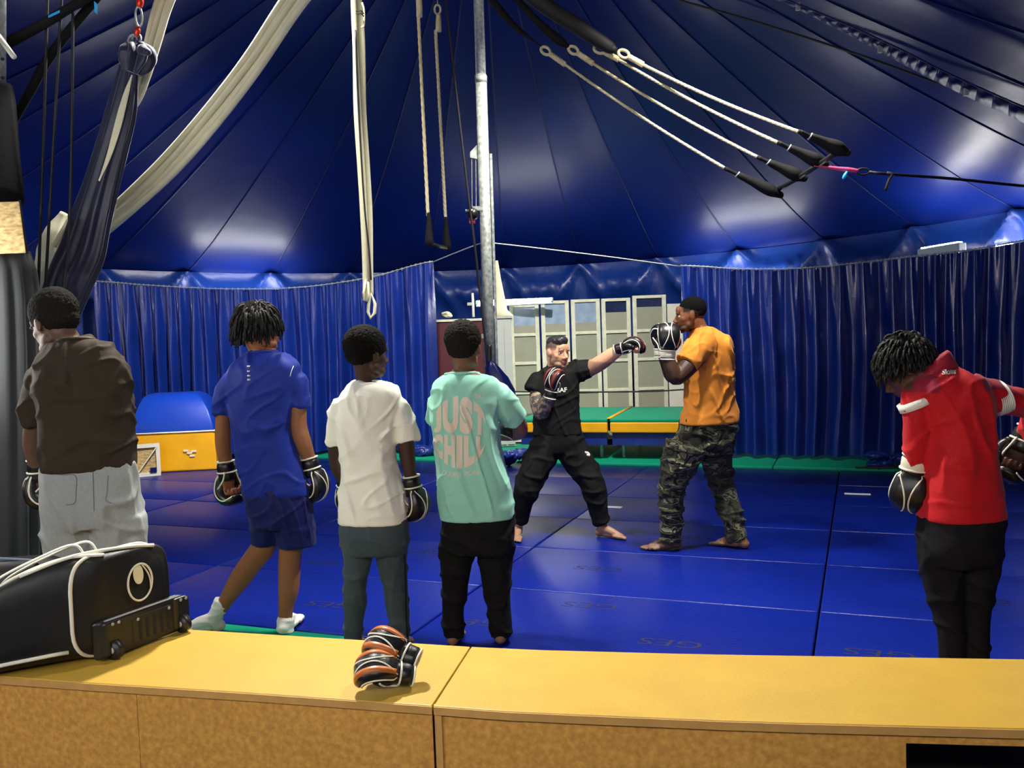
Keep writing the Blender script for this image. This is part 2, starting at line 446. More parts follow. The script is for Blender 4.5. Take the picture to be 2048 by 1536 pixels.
# ------------------------------------------------------------------ trampolines
ZT = .5
FS = G(1217, 838, ZT); FR = G(1362, 835, ZT); FL = G(1000, 836, ZT); BS = G(1266, 811, ZT)
tu = (FR - FL); tu.z = 0; tu.normalize(); tv = V((-tu.y, tu.x, 0))
dep = 1.5
for nm, a, b in (('beside the orange shirt man', FS + tu * .012, FS + tu * .82), ('behind the trainer in black', FS - tu * 1.1, FS - tu * .012)):
    c = (a + b) / 2; L = (b - a).length
    R = Matrix((tu, tv, V((0, 0, 1)))).transposed()
    t = thing('trampoline', 'green trampoline with yellow edge pads ' + nm, 'trampoline', V((c.x, c.y, 0)) + tv * dep / 2)
    base = V((a.x, a.y, 0)) 
    mid = V((c.x, c.y, 0)) + tv * dep / 2
    bevel(MB().box(mid + V((0, 0, ZT - .02)), (L / 2, dep / 2, .02), R).build('top_mat', 'mat_green', t), .012)
    for s in (-1, 1):
        bevel(MB().box(mid + tv * s * (dep / 2 - .02) + V((0, 0, ZT - .1)), (L / 2 - .003, .03, .06), R).build('edge_pad', 'vinyl_yellow', t), .012)
        MB().box(mid + tv * s * (dep / 2 - .05) + V((0, 0, ZT - .23)), (L / 2 - .02, .012, .08), R).build('apron', 'apron_blue', t)
        for q in (-1, 1):
            MB().tube([mid + tu * q * (L / 2 - .12) + tv * s * (dep / 2 - .2) + V((0, 0, .02)), mid + tu * q * (L / 2 - .12) + tv * s * (dep / 2 - .2) + V((0, 0, ZT - .08))], .02).build('leg', 'steel', t, True)
    MB().tube([V((FS.x, FS.y, 0)) + tv * .0 + V((0, 0, ZT + .004)) + tu * (.012 if nm[0] == 'b' and 'orange' in nm else -.012), V((FS.x, FS.y, 0)) + tv * dep + V((0, 0, ZT + .004)) + tu * (.012 if 'orange' in nm else -.012)], .009).build('edge_binding', 'vinyl_yellow', t, True)

# ------------------------------------------------------------------ blue and yellow vault box, wooden box
A = G(338, 944); B = G(434, 939); bu = (B - A).normalized(); bv = V((-bu.y, bu.x, 0)); W = (B - A).length
t = thing('vault_box', 'soft vault box with blue padded top on a yellow base', 'vault', A + bu * W / 2 + bv * .42)
def quad(z, i0, i1, j0, j1): return [A + bu * W * i0 + bv * j0 + V((0, 0, z)), A + bu * W * i1 + bv * j0 + V((0, 0, z)), A + bu * W * i1 + bv * j1 + V((0, 0, z)), A + bu * W * i0 + bv * j1 + V((0, 0, z))]
lw = -.75
bevel(MB().hexa(quad(0.0, lw, 1, 0, .85), quad(.47, lw - .05, .98, .03, .82)).build('yellow_base', 'vinyl_yellow', t), .02)
m = MB(); rs = []
for z, i0, i1, j0, j1 in ((.475, lw - .02, .97, .03, .82), (.60, lw + .02, .93, .05, .8), (.72, lw + .08, .86, .09, .77), (.82, lw + .14, .76, .14, .72), (.90, lw + .2, .64, .2, .66), (.935, lw + .28, .5, .28, .58)):
    q = quad(z, i0, i1, j0, j1); r = []
    for a in range(4):
        for tt in (0, .5): r.append(q[a].lerp(q[(a + 1) % 4], tt))
    rs.append(r)
bl = m.rings(rs).build('blue_pad', 'vinyl_blue', t, True); bevel(bl, .02, 3)
MB().tube(quad(.475, lw - .03, .985, .02, .83), .010, 6, closed=True).build('white_welt', 'piping', t, True)
l = A + bu * W * .45 - bv * .003 + V((0, 0, .22))
for dx, dz in ((0, 0), (.05, .02), (-.04, .03), (.03, -.035)):
    MB().box(l + bu * dx + V((0, 0, dz)), (.03, .002, .012), Matrix((bu, bv, V((0, 0, 1)))).transposed()).build('logo_patch', 'white_cloth', t)
A2 = G(268, 955); B2 = G(322, 950); wu = (B2 - A2).normalized(); wv = V((-wu.y, wu.x, 0)); W2 = (B2 - A2).length
t = thing('wooden_crate', 'low wooden crate with white edges beside the yellow vault base', 'crate', A2 + wu * W2 / 2 + wv * .15)
RW = Matrix((wu, wv, V((0, 0, 1)))).transposed(); cc = A2 + wu * W2 / 2
MB().box(cc + wv * .06 + V((0, 0, .18)), (W2 / 2 - .01, .045, .18), RW).build('body', 'osb', t)
for z in (.02, .36): MB().box(cc + wv * .005 + V((0, 0, z)), (W2 / 2, .016, .022), RW).build('white_rail', 'white_paint', t)
for s in (-1, 1): MB().box(cc + wu * s * (W2 / 2 - .02) + wv * .006 + V((0, 0, .19)), (.022, .015, .17), RW).build('white_stile', 'white_paint', t)
MB().tube([A2 + wu * .04 + V((0, 0, .04)) - wv * .012, A2 + wu * (W2 - .03) + V((0, 0, .34)) - wv * .012], .02, 6, flat=(.4, 1)).build('white_brace', 'white_paint', t)
MB().box(A2 + wu * (W2 - .08) + V((0, 0, .07)) - wv * .02, (.035, .004, .03), RW).build('dark_sticker', 'mat_navy', t)

# ------------------------------------------------------------------ wooden ring bench
HB = .5
FARP = [(-500, 1208), (0, 1237), (370, 1258), (940, 1293), (1024, 1298), (1400, 1308), (2048, 1318), (2600, 1322)]
NEARP = [(-500, 1318), (0, 1352), (130, 1362), (500, 1385), (862, 1411), (1024, 1423), (1500, 1443), (2048, 1457), (2600, 1466)]
def on(pl, x, z=HB):
    for (x0, y0), (x1, y1) in zip(pl, pl[1:]):
        if x <= x1: return G(x, y0 + (y1 - y0) * (x - x0) / (x1 - x0), z)
    return G(*pl[-1], z)
def seg(name, label, fx, nx, fronts):
    n = 12
    far = [on(FARP, fx[0] + (fx[1] - fx[0]) * i / n) for i in range(n + 1)]
    near = [on(NEARP, nx[0] + (nx[1] - nx[0]) * i / n) for i in range(n + 1)]
    c = sum(far + near, V()) / (2 * n + 2); c.z = 0
    t = thing('ring_bench', label, 'bench', c)
    top = near + far[::-1]
    bevel(MB().hexa([p - V((0, 0, .022)) for p in top], top).build('bench_top', 'bench_top', t), .003)
    edge = MB(); o = V((0, .012, 0))
    bk = [p + V((0, -.006, 0)) for p in near]
    edge.hexa([p + V((0, -.004, -.026)) for p in near] + [p + V((0, .02, -.026)) for p in near[::-1]], [p + V((0, -.004, -.003)) for p in near] + [p + V((0, .02, -.003)) for p in near[::-1]])
    edge.build('edge_strip', 'bench_edge', t)
    for (x0, x1, z0, z1, mt, dy) in fronts:
        pts = [on(NEARP, x0 + (x1 - x0) * i / 6) + V((0, dy, 0)) for i in range(7)]
        lo = pts + [p + V((0, .02, 0)) for p in pts[::-1]]
        MB().hexa([V((p.x, p.y, z0)) for p in lo], [V((p.x, p.y, z1)) for p in lo]).build('front_panel', mt, t)
    bp = [p - V((0, .02, 0)) for p in far]; lo = bp + [p - V((0, .02, 0)) for p in bp[::-1]]
    MB().hexa([V((p.x, p.y, 0)) for p in lo], [V((p.x, p.y, HB - .022)) for p in lo]).build('back_panel', 'bench_front', t)
    return t
seg('ring_bench', 'wooden ring bench carrying the black bag and the loose gloves', (-500, 940.5), (-500, 863.5),
    ((-500, 269.5, 0, HB - .024, 'bench_front', .006), (270.5, 863, 0, HB - .024, 'bench_front', .006)))
hz = G(1815, 1490, 0)
pn = on(NEARP, 1815); rr = ray(1815, 1490); ztop = CAMH + rr.z * pn.y / rr.y
t = seg('ring_bench', 'bare wooden ring bench with a dark opening in its front', (943, 2600), (867, 2600),
        ((882, 1815, 0, HB - .024, 'bench_front', .010), (1815, 2600, ztop, HB - .024, 'bench_front', .010), (868, 882, 0, HB - .024, 'bench_edge', .002)))
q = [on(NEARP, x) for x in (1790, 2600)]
MB().hexa([V((q[0].x, q[0].y + .3, 0)), V((q[1].x, q[1].y + .3, 0)), V((q[1].x, q[1].y + .32, 0)), V((q[0].x, q[0].y + .32, 0))], [V((q[0].x, q[0].y + .3, .47)), V((q[1].x, q[1].y + .3, .47)), V((q[1].x, q[1].y + .32, .47)), V((q[0].x, q[0].y + .32, .47))]).build('opening_shade', 'dark', t)  # near-black sheet standing in for the shade inside the opening

# ------------------------------------------------------------------ curtains and wires
def curtain(name, label, pts, zbot, material, wl=.17, amp=.07, seed=0, rows=18, dens=.011):
    """pts: (x, y, z_top) along the wire"""
    pl, zt = smooth_path([(p[0], p[1], 0) for p in pts], [p[2] for p in pts], 40)
    S = [0]
    for a, b in zip(pl, pl[1:]): S.append(S[-1] + (b - a).length)
    L = S[-1]; n = int(L / dens); vs = []; fs = []; k = 0
    ph = 0
    for i in range(n + 1):
        s = L * i / n
        while k < len(S) - 2 and S[k + 1] < s: k += 1
        t = (s - S[k]) / max(1e-6, S[k + 1] - S[k]); p = pl[k].lerp(pl[k + 1], t); z1 = zt[k] * (1 - t) + zt[k + 1] * t
        d = (pl[k + 1] - pl[k]).normalized(); nrm = V((d.y, -d.x, 0))
        ph += (2 * math.pi * dens / wl) * (1 + .55 * noise.noise(V((s * 1.3, seed, 0))))
        for r in range(rows + 1):
            f = r / rows; z = z1 + (zbot - z1) * f
            w = min(1, f * 3)
            lean = .10 * f * noise.noise(V((s * .8, seed + 3, f)))
            fine = .016 * math.sin(ph * 2.6 + 2 * noise.noise(V((s * 2, 9, seed)))) * (1 - w * .75)
            big = amp * (.35 + .65 * w) * (math.sin(ph + 1.2 * f * noise.noise(V((s * .9, 5, seed)))) + .45 * math.sin(ph * .53 + 1 + f) + .5 * noise.noise(V((s * 5, f * 1.5, seed))) + .22 * noise.noise(V((s * 13, f * 6, seed + 2))) * w)
            vs.append(V((p.x, p.y, z)) + nrm * (fine + big) + d * lean)
    q = rows + 1
    for i in range(n):
        for r in range(rows): fs.append((i * q + r, (i + 1) * q + r, (i + 1) * q + r + 1, i * q + r + 1))
    return MB().add(vs, fs), pl, zt
def hang(x, y, d):
    p = P(x, y, d); return (p.x, p.y, p.z)
def vline(x, v):
    k = (x - 1024) / FPX; return v / (VV.x * k + VV.y)
LC = [hang(x, y, d) for x, y, d in ((188, 564, 12.0), (300, 572, 11.95), (450, 579, 11.9), (600, 576, 11.8), (740, 556, 11.7), (866, 524, 11.6))]
RC = [hang(x, y, vline(x, 10.45)) for x, y in ((1363, 533), (1480, 539), (1600, 538), (1720, 527), (1830, 514), (1940, 502), (2048, 483), (2140, 468))]
for nm, lab, pts, sd in (('curtain', 'glossy blue vinyl curtain hung on a wire behind the boys', LC, 2), ('curtain', 'dark blue vinyl curtain behind the man in red and the orange shirt', RC, 11)):
    m, pl, zt = curtain(nm, lab, pts, .06, 'curtain', seed=sd, wl=.19 if sd == 2 else .23)
    o = m.build('curtain_cloth', 'curtain', None, True)
    t = thing('curtain', lab, 'curtain', (pl[len(pl) // 2].x, pl[len(pl) // 2].y, 0))
    o.name = 'cloth'; o.parent = t; o.data.transform(Matrix.Translation(-t.location))
    MB().tube([V((p.x, p.y, z + .01)) for p, z in zip(pl[::4], zt[::4])], .006, 6).build('wire', 'steel', t, True)
    hk = MB(); mesh = None
    for i in range(0, len(pl), 3):
        c = V((pl[i].x, pl[i].y, zt[i] + .008))
        if mesh is None:
            mm = MB().tube([V((math.cos(a) * .012, 0, math.sin(a) * .014)) for a in [x * math.pi / 4 for x in range(8)]], .003, 4, closed=True)
            mesh = mm.mesh('hook'); mesh.materials.append(MATS['steel'])
        h = bpy.data.objects.new('hook', mesh); COL.objects.link(h); h.parent = t; h.location = c - t.location
def cord(name, label, pts, r, material, cat='rope', sub=8, n=6):
    q, _ = smooth_path(pts, None, sub)
    o = MB().tube(q, r, n).build(name, material, None, True, origin=q[0])
    return tag(o, label, cat)
cord('wire_rope', 'thin white wire running from the left curtain to the steel mast', [P(866, 524, 11.6), P(905, 508, 10.6), P(962, 486, 9.1)], .006, 'white_paint')
cord('wire_rope', 'thin white wire running from the steel mast to the right curtain', [P(985, 486, 9.1), P(1100, 499, 9.6), P(1230, 515, 10.0), P(1363, 533, vline(1363, 10.45))], .006, 'white_paint')
cord('wire_rope', 'short white wire at the left end of the left curtain', [P(150, 553, 11.9), P(170, 558, 11.95), P(188, 564, 12.0)], .009, 'white_paint')
cord('rope_end', 'loose white rope end beside the navy silk', [P(152, 575, 11.6), P(160, 590, 11.6), P(170, 597, 11.6)], .008, 'white_paint')
cord('barrier_rope', 'thin black rope stretched in front of the white panels', [P(1005, 783, 12.0), P(1150, 784, 12.0), P(1290, 783, 12.0), P(1372, 779, 12.0)], .010, 'rope_black')
PILES = []; PLAB = []
# ------------------------------------------------------------------ steel mast with winch
def px_tube(mb, pts, d, n=8):
    """pts (x, y, width_px)"""
    q = []; r = []
    for p in pts:
        dd = p[3] if len(p) > 3 else d
        q.append(P(p[0], p[1], dd)); r.append(p[2] / 2 * dd / FPX)
    q, r = smooth_path(q, r, 4); mb.tube(q, r, n); return mb
base = P(987, 977, 9.0); base.z = 0
top = P(947, -330, 9.0)
t = thing('steel_mast', 'galvanised steel tent mast with a hand winch', 'mast', base)
ax = (top - base).normalized()
def on_mast(y): 
    x = 987 + (947 - 987) * (977 - y) / (977 + 330); return P(x, y, 9.0)
MB().tube([on_mast(155), top], .05, 20).build('upper_pole', 'steel', t, True)
MB().tube([base, on_mast(150)], .056, 20).build('lower_pole', 'galva', t, True)
MB().tube([on_mast(152) , on_mast(166)], .060, 20).build('collar', 'galva', t, True)
side = V((1, 0, 0)); 
MB().box((on_mast(308) + on_mast(900)) / 2 + side * .075 + V((0, .01, 0)), (.012, .02, (on_mast(308) - on_mast(900)).length / 2), Matrix((ax.cross(V((0, 1, 0))) * 1, V((0, 1, 0)), ax)).transposed()).build('guide_rail', 'galva', t)
q = on_mast(300); 
m = MB(); z = V((0, 0, 1))
m.hexa([q + V((-.05, -.012, .06)), q + V((-.13, -.012, -.02)), q + V((-.13, -.012, -.07)), q + V((-.05, -.012, -.09))], [q + V((-.05, .012, .06)), q + V((-.13, .012, -.02)), q + V((-.13, .012, -.07)), q + V((-.05, .012, -.09))]).build('pulley_bracket', 'galva', t)
w = on_mast(428) + V((-.10, -.03, 0))
wn = thing('winch_tmp', 'x', 'x', w); bpy.data.objects.remove(wn)
MB().tube([w + V((-.02, -.05, 0)), w + V((-.02, .05, 0))], .055, 16).build('winch_drum', 'plastic_black', t, True)
bevel(MB().box(w + V((-.03, -.02, -.02)), (.03, .02, .075)).build('winch_plate', 'winch_red', t), .006)
MB().box(w + V((.03, -.02, .05)), (.05, .02, .02)).build('winch_arm', 'steel', t)
MB().tube([w + V((-.09, -.05, .03)), w + V((-.02, -.05, .03))], .012).build('winch_handle', 'white_paint', t, True)
for dx in (-.115, -.075):
    MB().tube([q + V((dx, 0, -.06)), w + V((dx + .09, 0, .07))], .003, 5).build('winch_cable', 'steel', t)
bevel(MB().box(on_mast(672) + V((-.05, -.06, 0)), (.022, .015, .022)).build('switch_box', 'grey_metal', t), .003)
cord('rope', 'black rope slung down the left side of the steel mast', [P(884, -60, 8.9), P(905, 120, 8.9), P(934, 370, 8.9), P(947, 470, 8.88), P(957, 560, 8.88), P(966, 640, 8.86), P(974, 720, 8.86), P(976, 800, 8.86)], .012, 'rope_black')
m = MB(); m.tube(smooth_path([P(979, 690, 8.8), P(979, 716, 8.8), P(978, 740, 8.8)], [.022, .03, .022])[0], .025, 8)
tag(m.build('cable_reel', 'plastic_black', None, True), 'black strap bundle hanging on the steel mast', 'strap')
m = MB(); rs = []
for (x, y, w_, dd) in ((982, 722, 8, 0), (985, 735, 26, .0), (992, 755, 44, .02), (1000, 780, 54, .03), (1006, 830, 56, .04), (1010, 880, 54, .04)):
    c = P(x, y, 8.75); r = w_ / 2 * 8.75 / FPX
    rs.append([c + V((math.cos(a) * r * (1 + .14 * math.sin(5 * a + y)), math.sin(a) * r * .5 * (1 + .14 * math.sin(5 * a)), 0)) for a in [i * math.pi / 12 for i in range(24)]])
tag(m.rings(rs).build('hanging_cloth', 'mat_navy', None, True), 'dark blue jacket hanging on the steel mast', 'jacket')

# ------------------------------------------------------------------ left mast with drape and board
t = thing('wrapped_mast', 'tent mast wrapped in black cloth with a chipboard plate', 'mast', G(-30, 1313))
MB().tube([P(-26, -420, 4.6), P(-26, 175, 4.6)], .085, 20).build('pole', 'galva', t, True)
for y in (118, 156): MB().tube([P(5, y, 4.52), P(5, y, 4.50)], .009, 10).build('pole_hole', 'dark', t)
MB().tube([P(-6, 68, 4.5), P(28, 114, 4.42)], .013, 10).build('peg', 'white_paint', t, True)
px_tube(MB(), [(-32, 162, 100), (-34, 200, 114), (-36, 300, 132), (-36, 400, 150)], 4.6, 24).build('black_wrap', 'black_cloth', t, True)
bevel(MB().hexa([P(-120, 512, 4.38), P(52, 506, 4.38), P(52, 506, 4.42), P(-120, 512, 4.42)], [P(-120, 408, 4.38), P(38, 403, 4.38), P(38, 403, 4.42), P(-120, 408, 4.42)]).build('chipboard', 'osb', t), .003)
MB().tube([P(38, 400, 4.4), P(54, 508, 4.4)], .008, 6).build('board_edge', 'black_cloth', t)
dr = MB(); rs = []
for (x0, x1, y) in ((-150, 56, 505), (-158, 66, 545), (-166, 74, 600), (-172, 80, 700), (-176, 84, 850), (-178, 86, 1000), (-180, 88, 1150), (-182, 90, 1295)):
    c = P((x0 + x1) / 2, y, 4.6); r = (x1 - x0) / 2 * 4.6 / FPX; rs.append([])
    for i in range(96):
        a = 2 * math.pi * i / 96; k = 1 + .035 * math.sin(a * 21 + .6 * math.sin(a * 3)) * (y > 520)
        rs[-1].append(c + V((math.cos(a) * r * k, math.sin(a) * r * .55 * k, 0)))
tag(dr.rings(rs).build('black_drape', 'black_drape', None, True, origin=G(-50, 1313)), 'black pleated drape around the chipboard mast', 'drape')
for nm, pts in (('thin black rope hanging closest to the chipboard mast', [(96, -120), (95, 0), (86, 300), (76, 600), (74, 760)]),
                ('thin black rope between two others beside the navy silk', [(126, -120), (123, 0), (106, 300), (90, 600), (86, 760)]),
                ('thin black rope hanging across the navy silk', [(147, -120), (146, 0), (143, 300), (137, 480), (126, 600), (120, 760)])):
    cord('rope', nm, [P(x, y, 4.78) for x, y in pts], .0085, 'rope_black')
for lab, pts, d in (('black webbing sling slanting up from the wrapped mast', [(-10, 100, 24), (20, 84, 22), (90, 46, 20), (165, 0, 18), (240, -45, 18)], 4.75), ('twisted black webbing sling below another sling', [(20, 262, 16), (34, 232, 15), (62, 180, 18), (95, 120, 19), (140, 60, 18), (190, 0, 17), (230, -50, 17)], 4.85)):
    m = px_tube(MB(), [(*p, d) for p in pts], d, 8); m.v = [tuple(V(p)) for p in m.v]
    tag(m.build('webbing_sling', 'black_cloth', None, True, origin=P(pts[0][0], pts[0][1], d)), lab, 'sling')
tag(MB().hexa([P(188, 2, 4.7), P(195, 8, 4.7), P(195, 8, 4.705), P(188, 2, 4.705)], [P(189, 24, 4.7), P(195, 29, 4.7), P(195, 29, 4.705), P(189, 24, 4.705)]).build('cloth_tag', 'cyan_tag'), 'small bright blue tag on the twisted sling', 'tag')
tag(MB().hexa([P(96, 31, 4.66), P(119, 20, 4.66), P(119, 20, 4.68), P(96, 31, 4.68)], [P(97, 36, 4.66), P(120, 25, 4.66), P(120, 25, 4.68), P(97, 36, 4.68)]).build('cloth_tag', 'cyan_tag'), 'small bright blue tape on the upper sling', 'tag')

# ------------------------------------------------------------------ aerial silks
def pleated(mb, pts, d, n=72, pl=9, amp=.12, flat=.6, seed=0):
    q = [P(p[0], p[1], p[3] if len(p) > 3 else d) for p in pts]; r = [p[2] / 2 * (p[3] if len(p) > 3 else d) / FPX for p in pts]
    q, r = smooth_path(q, r, 8); rs = []
    for i, (c, rad) in enumerate(zip(q, r)):
        tt = (q[min(i + 1, len(q) - 1)] - q[max(i - 1, 0)]).normalized(); sx = V((0, 1, 0)).cross(tt).normalized(); sy = tt.cross(sx)
        ring = []
        for j in range(n):
            a = 2 * math.pi * j / n
            k = 1 + amp * math.sin(pl * a + 1.5 * noise.noise(V((i * .05, seed, 0)))) + amp * .6 * noise.noise(V((math.cos(a) * 3, math.sin(a) * 3, i * .04 + seed)))
            ring.append(c + sx * (math.cos(a) * rad * k) + sy * (math.sin(a) * rad * flat * k))
        rs.append(ring)
    mb.rings(rs); return mb
t = thing('aerial_silk', 'navy aerial silk knotted on a ring and hung from a swivel', 'aerial silk', P(270, 110, 5.0))
pleated(MB(), [(262, 118, 34), (256, 140, 36), (242, 220, 54), (222, 300, 58), (202, 375, 64), (182, 440, 74), (164, 505, 84), (140, 560, 84), (112, 640, 74), (100, 720, 60)], 5.0, amp=.10).build('drop', 'navy_silk', t, True)
pleated(MB(), [(268, 84, 26), (270, 96, 48), (272, 112, 56), (270, 130, 48), (266, 146, 30)], 4.97, n=48, pl=7, amp=.3, flat=.9).build('knot', 'navy_silk', t, True)
MB().cap_chain([P(285, 100, 4.93), P(295, 104, 4.9)], [.03, .02]).build('knot_tail', 'navy_silk', t, True)
for k, (x, y) in enumerate(((265, 80), (273, 78))):
    c = P(x, y, 4.95); MB().tube([c + V((math.cos(a) * .024, .01 * math.sin(a), math.sin(a) * .03)) for a in [i * math.pi / 6 for i in range(12)]], .006, 6, closed=True).build('ring', 'steel', t, True)
px_tube(MB(), [(272, 72, 9), (275, 62, 13), (275, 54, 8)], 4.95).build('red_swivel', 'red_metal_bright', t, True)
c = P(277, 33, 4.95); MB().tube([c + V((math.cos(a) * .018, .004, math.sin(a) * .052)) for a in [i * math.pi / 7 for i in range(14)]], .006, 6, closed=True).build('carabiner', 'steel', t, True)
px_tube(MB(), [(278, 14, 12), (280, 4, 15), (282, -8, 10)], 4.95).build('red_swivel', 'red_metal_bright', t, True)
MB().tube([P(282, -8, 4.95), P(292, -160, 4.95)], .008).build('hanging_rope', 'rope_white', t, True)
def ribbon(mb, pts, d, thick=.012):
    """bunched cloth: a few flattened folds lying side by side"""
    q = [P(p[0], p[1], p[3] if len(p) > 3 else d) for p in pts]; r = [p[2] / 2 * (p[3] if len(p) > 3 else d) / FPX for p in pts]
    q, r = smooth_path(q, r, 8); st = ((-.74, .26, 0), (-.30, .30, .5), (.12, .22, -.2), (.42, .20, .6), (.76, .24, .1)) if thick > .01 else ((0, 1, 0),)
    for k, (o, w, h) in enumerate(st):
        rs = []
        for i, (c, rad) in enumerate(zip(q, r)):
            tt = (q[min(i + 1, len(q) - 1)] - q[max(i - 1, 0)]).normalized(); sx = V((0, 1, 0)).cross(tt).normalized(); sy = tt.cross(sx)
            cc = c + sx * (rad * (o + .07 * math.sin(i * .17 + k * 2))) + sy * (thick * h)
            rs.append([cc + sx * (math.cos(a) * rad * w * 1.12) + sy * (math.sin(a) * thick * .8) for a in [j * math.pi / 6 for j in range(12)]])
        mb.rings(rs)
    return mb
o = ribbon(MB(), [(672, -100, 52), (590, 0, 50), (505, 125, 48), (420, 235, 46), (340, 328, 44), (268, 398, 42), (205, 452, 42), (150, 490, 44), (105, 530, 46)], 5.35, .03).build('aerial_silk', 'white_cloth', None, True, origin=P(590, 0, 5.35))
tag(o, 'long white aerial silk drawn aside in a wide curve', 'aerial silk')
o = ribbon(MB(), [(372, -100, 42), (330, 0, 38), (306, 80, 34), (288, 150, 24), (272, 200, 16), (240, 240, 18), (220, 290, 22), (196, 350, 20), (160, 420, 24), (120, 500, 34)], 5.2, .024).build('aerial_silk', 'white_cloth', None, True, origin=P(330, 0, 5.2))
tag(o, 'narrow white aerial silk passing behind the navy silk knot', 'aerial silk')
o = ribbon(MB(), [(264, 150, 3, 4.9), (252, 190, 10, 4.88), (236, 250, 13, 4.87), (218, 310, 9, 4.87), (198, 362, 3, 4.87)], 4.87, .004).build('aerial_silk', 'white_cloth', None, True, origin=P(252, 190, 4.88))
tag(o, 'slim strip of white silk showing in the slit of the navy silk', 'aerial silk')
m = MB(); pleated(m, [(128, 425, 14), (112, 462, 40), (100, 500, 50), (92, 525, 40), (90, 545, 46), (92, 575, 40), (96, 610, 26)], 5.3, n=40, pl=5, amp=.08, flat=.9)
tag(m.build('cloth_bundle', 'white_cloth', None, True, origin=P(96, 610, 5.3)), 'white silk bundle tied beside the thin black ropes', 'cloth')

# ------------------------------------------------------------------ aerial straps
t = thing('aerial_straps', 'pair of cream webbing straps hanging with hand loops', 'aerial straps', P(738, 600, 6.0))
def band(name, pts, d, th=.003, mt='white_strap', par=None):
    m = MB(); rs = []
    q = [P(p[0], p[1], d) for p in pts]; r = [p[2] / 2 * d / FPX for p in pts]; q, r = smooth_path(q, r, 8)
    for i, (c, rad) in enumerate(zip(q, r)):
        tt = (q[min(i + 1, len(q) - 1)] - q[max(i - 1, 0)]).normalized(); sx = V((0, 1, 0)).cross(tt).normalized(); sy = tt.cross(sx)
        rs.append([c + sx * rad + sy * th, c - sx * rad + sy * th, c - sx * rad - sy * th, c + sx * rad - sy * th])
    return m.rings(rs).build(name, mt, par, True)
band('strap', [(706, -150, 12), (707, 0, 11), (711, 100, 11), (715, 220, 15), (722, 330, 15), (727, 420, 14), (731, 520, 13), (732, 600, 12)], 6.0, par=t)
band('strap', [(716, -150, 12), (718, 0, 11), (722, 60, 14), (724, 120, 14), (727, 220, 11), (732, 330, 15), (737, 430, 16), (740, 520, 12), (743, 590, 8)], 6.03, par=t)
MB().tube([P(x, y, 6.0) for x, y in ((743, 588), (737, 610), (736, 624), (741, 636), (749, 626), (750, 608))], .011, 8, closed=True, flat=(1, .6)).build('hand_loop', 'white_strap', t, True)
MB().tube([P(x, y, 5.99) for x, y in ((732, 560), (727, 585), (728, 600), (734, 603), (738, 590), (736, 565))], .008, 8, closed=True).build('hand_loop', 'white_strap', t, True)
for y in (22, 27): MB().tube([P(712, y, 5.98), P(722, y - 1, 5.97), P(728, y + 6, 5.98)], .004, 6).build('keeper', 'rope_black', t)
MB().tube(smooth_path([P(724, 5, 6.0), P(728, 20, 6.0), P(728, 50, 6.0), P(723, 55, 6.0)], None, 5)[0], .007, 6, flat=(1, .4)).build('folded_tail', 'white_strap', t, True)
MB().tube(smooth_path([P(711, 60, 5.99), P(716, 200, 5.99), P(728, 400, 5.99), P(738, 500, 5.99), P(742, 560, 5.99)], None, 5)[0], .006, 6).build('black_cord', 'rope_black', t, True)

# ------------------------------------------------------------------ ropes, trapezes
def twist_rope(mb, a, b, r, sag=0, n=40, turns=60):
    pts = []
    for i in range(n + 1):
        t_ = i / n; p = V(a).lerp(V(b), t_) - V((0, 0, 4 * sag * t_ * (1 - t_))); pts.append(p)
    for k in range(3):
        mb.tube([p + V((math.cos(i * .9 + k * 2.09), math.sin(i * .9 + k * 2.09), 0)) * r * .42 for i, p in enumerate(pts)], r * .62, 6)
    return mb
t = thing('trapeze', 'single trapeze with cream ropes and black padded ends', 'trapeze', P(876, 492, 6.5))
for (x0, y0, x1, y1, d) in ((828, -150, 856, 432, 6.3), (871, 60, 891, 438, 6.73)):
    twist_rope(MB(), P(x0, y0, d), P(x1, y1, d), .0125, n=90).build('rope', 'rope_white', t, True)
px_tube(MB(), [(833, -30, 11), (838, 5, 12), (839, 34, 12)], 6.29).build('rope_splice', 'rope_white', t, True)
px_tube(MB(), [(877, 30, 9), (877, 45, 11), (877, 63, 12)], 6.72).build('rope_splice', 'rope_white', t, True)
c = P(875, 19, 6.73); MB().tube([c + V((math.cos(a) * .022, 0, math.sin(a) * .034)) for a in [i * math.pi / 7 for i in range(14)]], .008, 6, closed=True).build('rope_eye', 'rope_white', t, True)
MB().tube([P(875, 12, 6.73), P(873, -150, 6.73)], .004, 6).build('wire_drop', 'steel', t)
px_tube(MB(), [(856, 425, 7), (858, 440, 9), (858, 470, 15), (859, 485, 17), (859, 493, 10)], 6.3, 12).build('rope_cover', 'black_cloth', t, True)
px_tube(MB(), [(891, 434, 7), (892, 450, 9), (893, 480, 15), (894, 493, 17), (894, 501, 10)], 6.73, 12).build('rope_cover', 'black_cloth', t, True)
MB().tube([P(859, 488, 6.3), P(894, 496, 6.73)], .014, 12).build('bar', 'plastic_black', t, True)

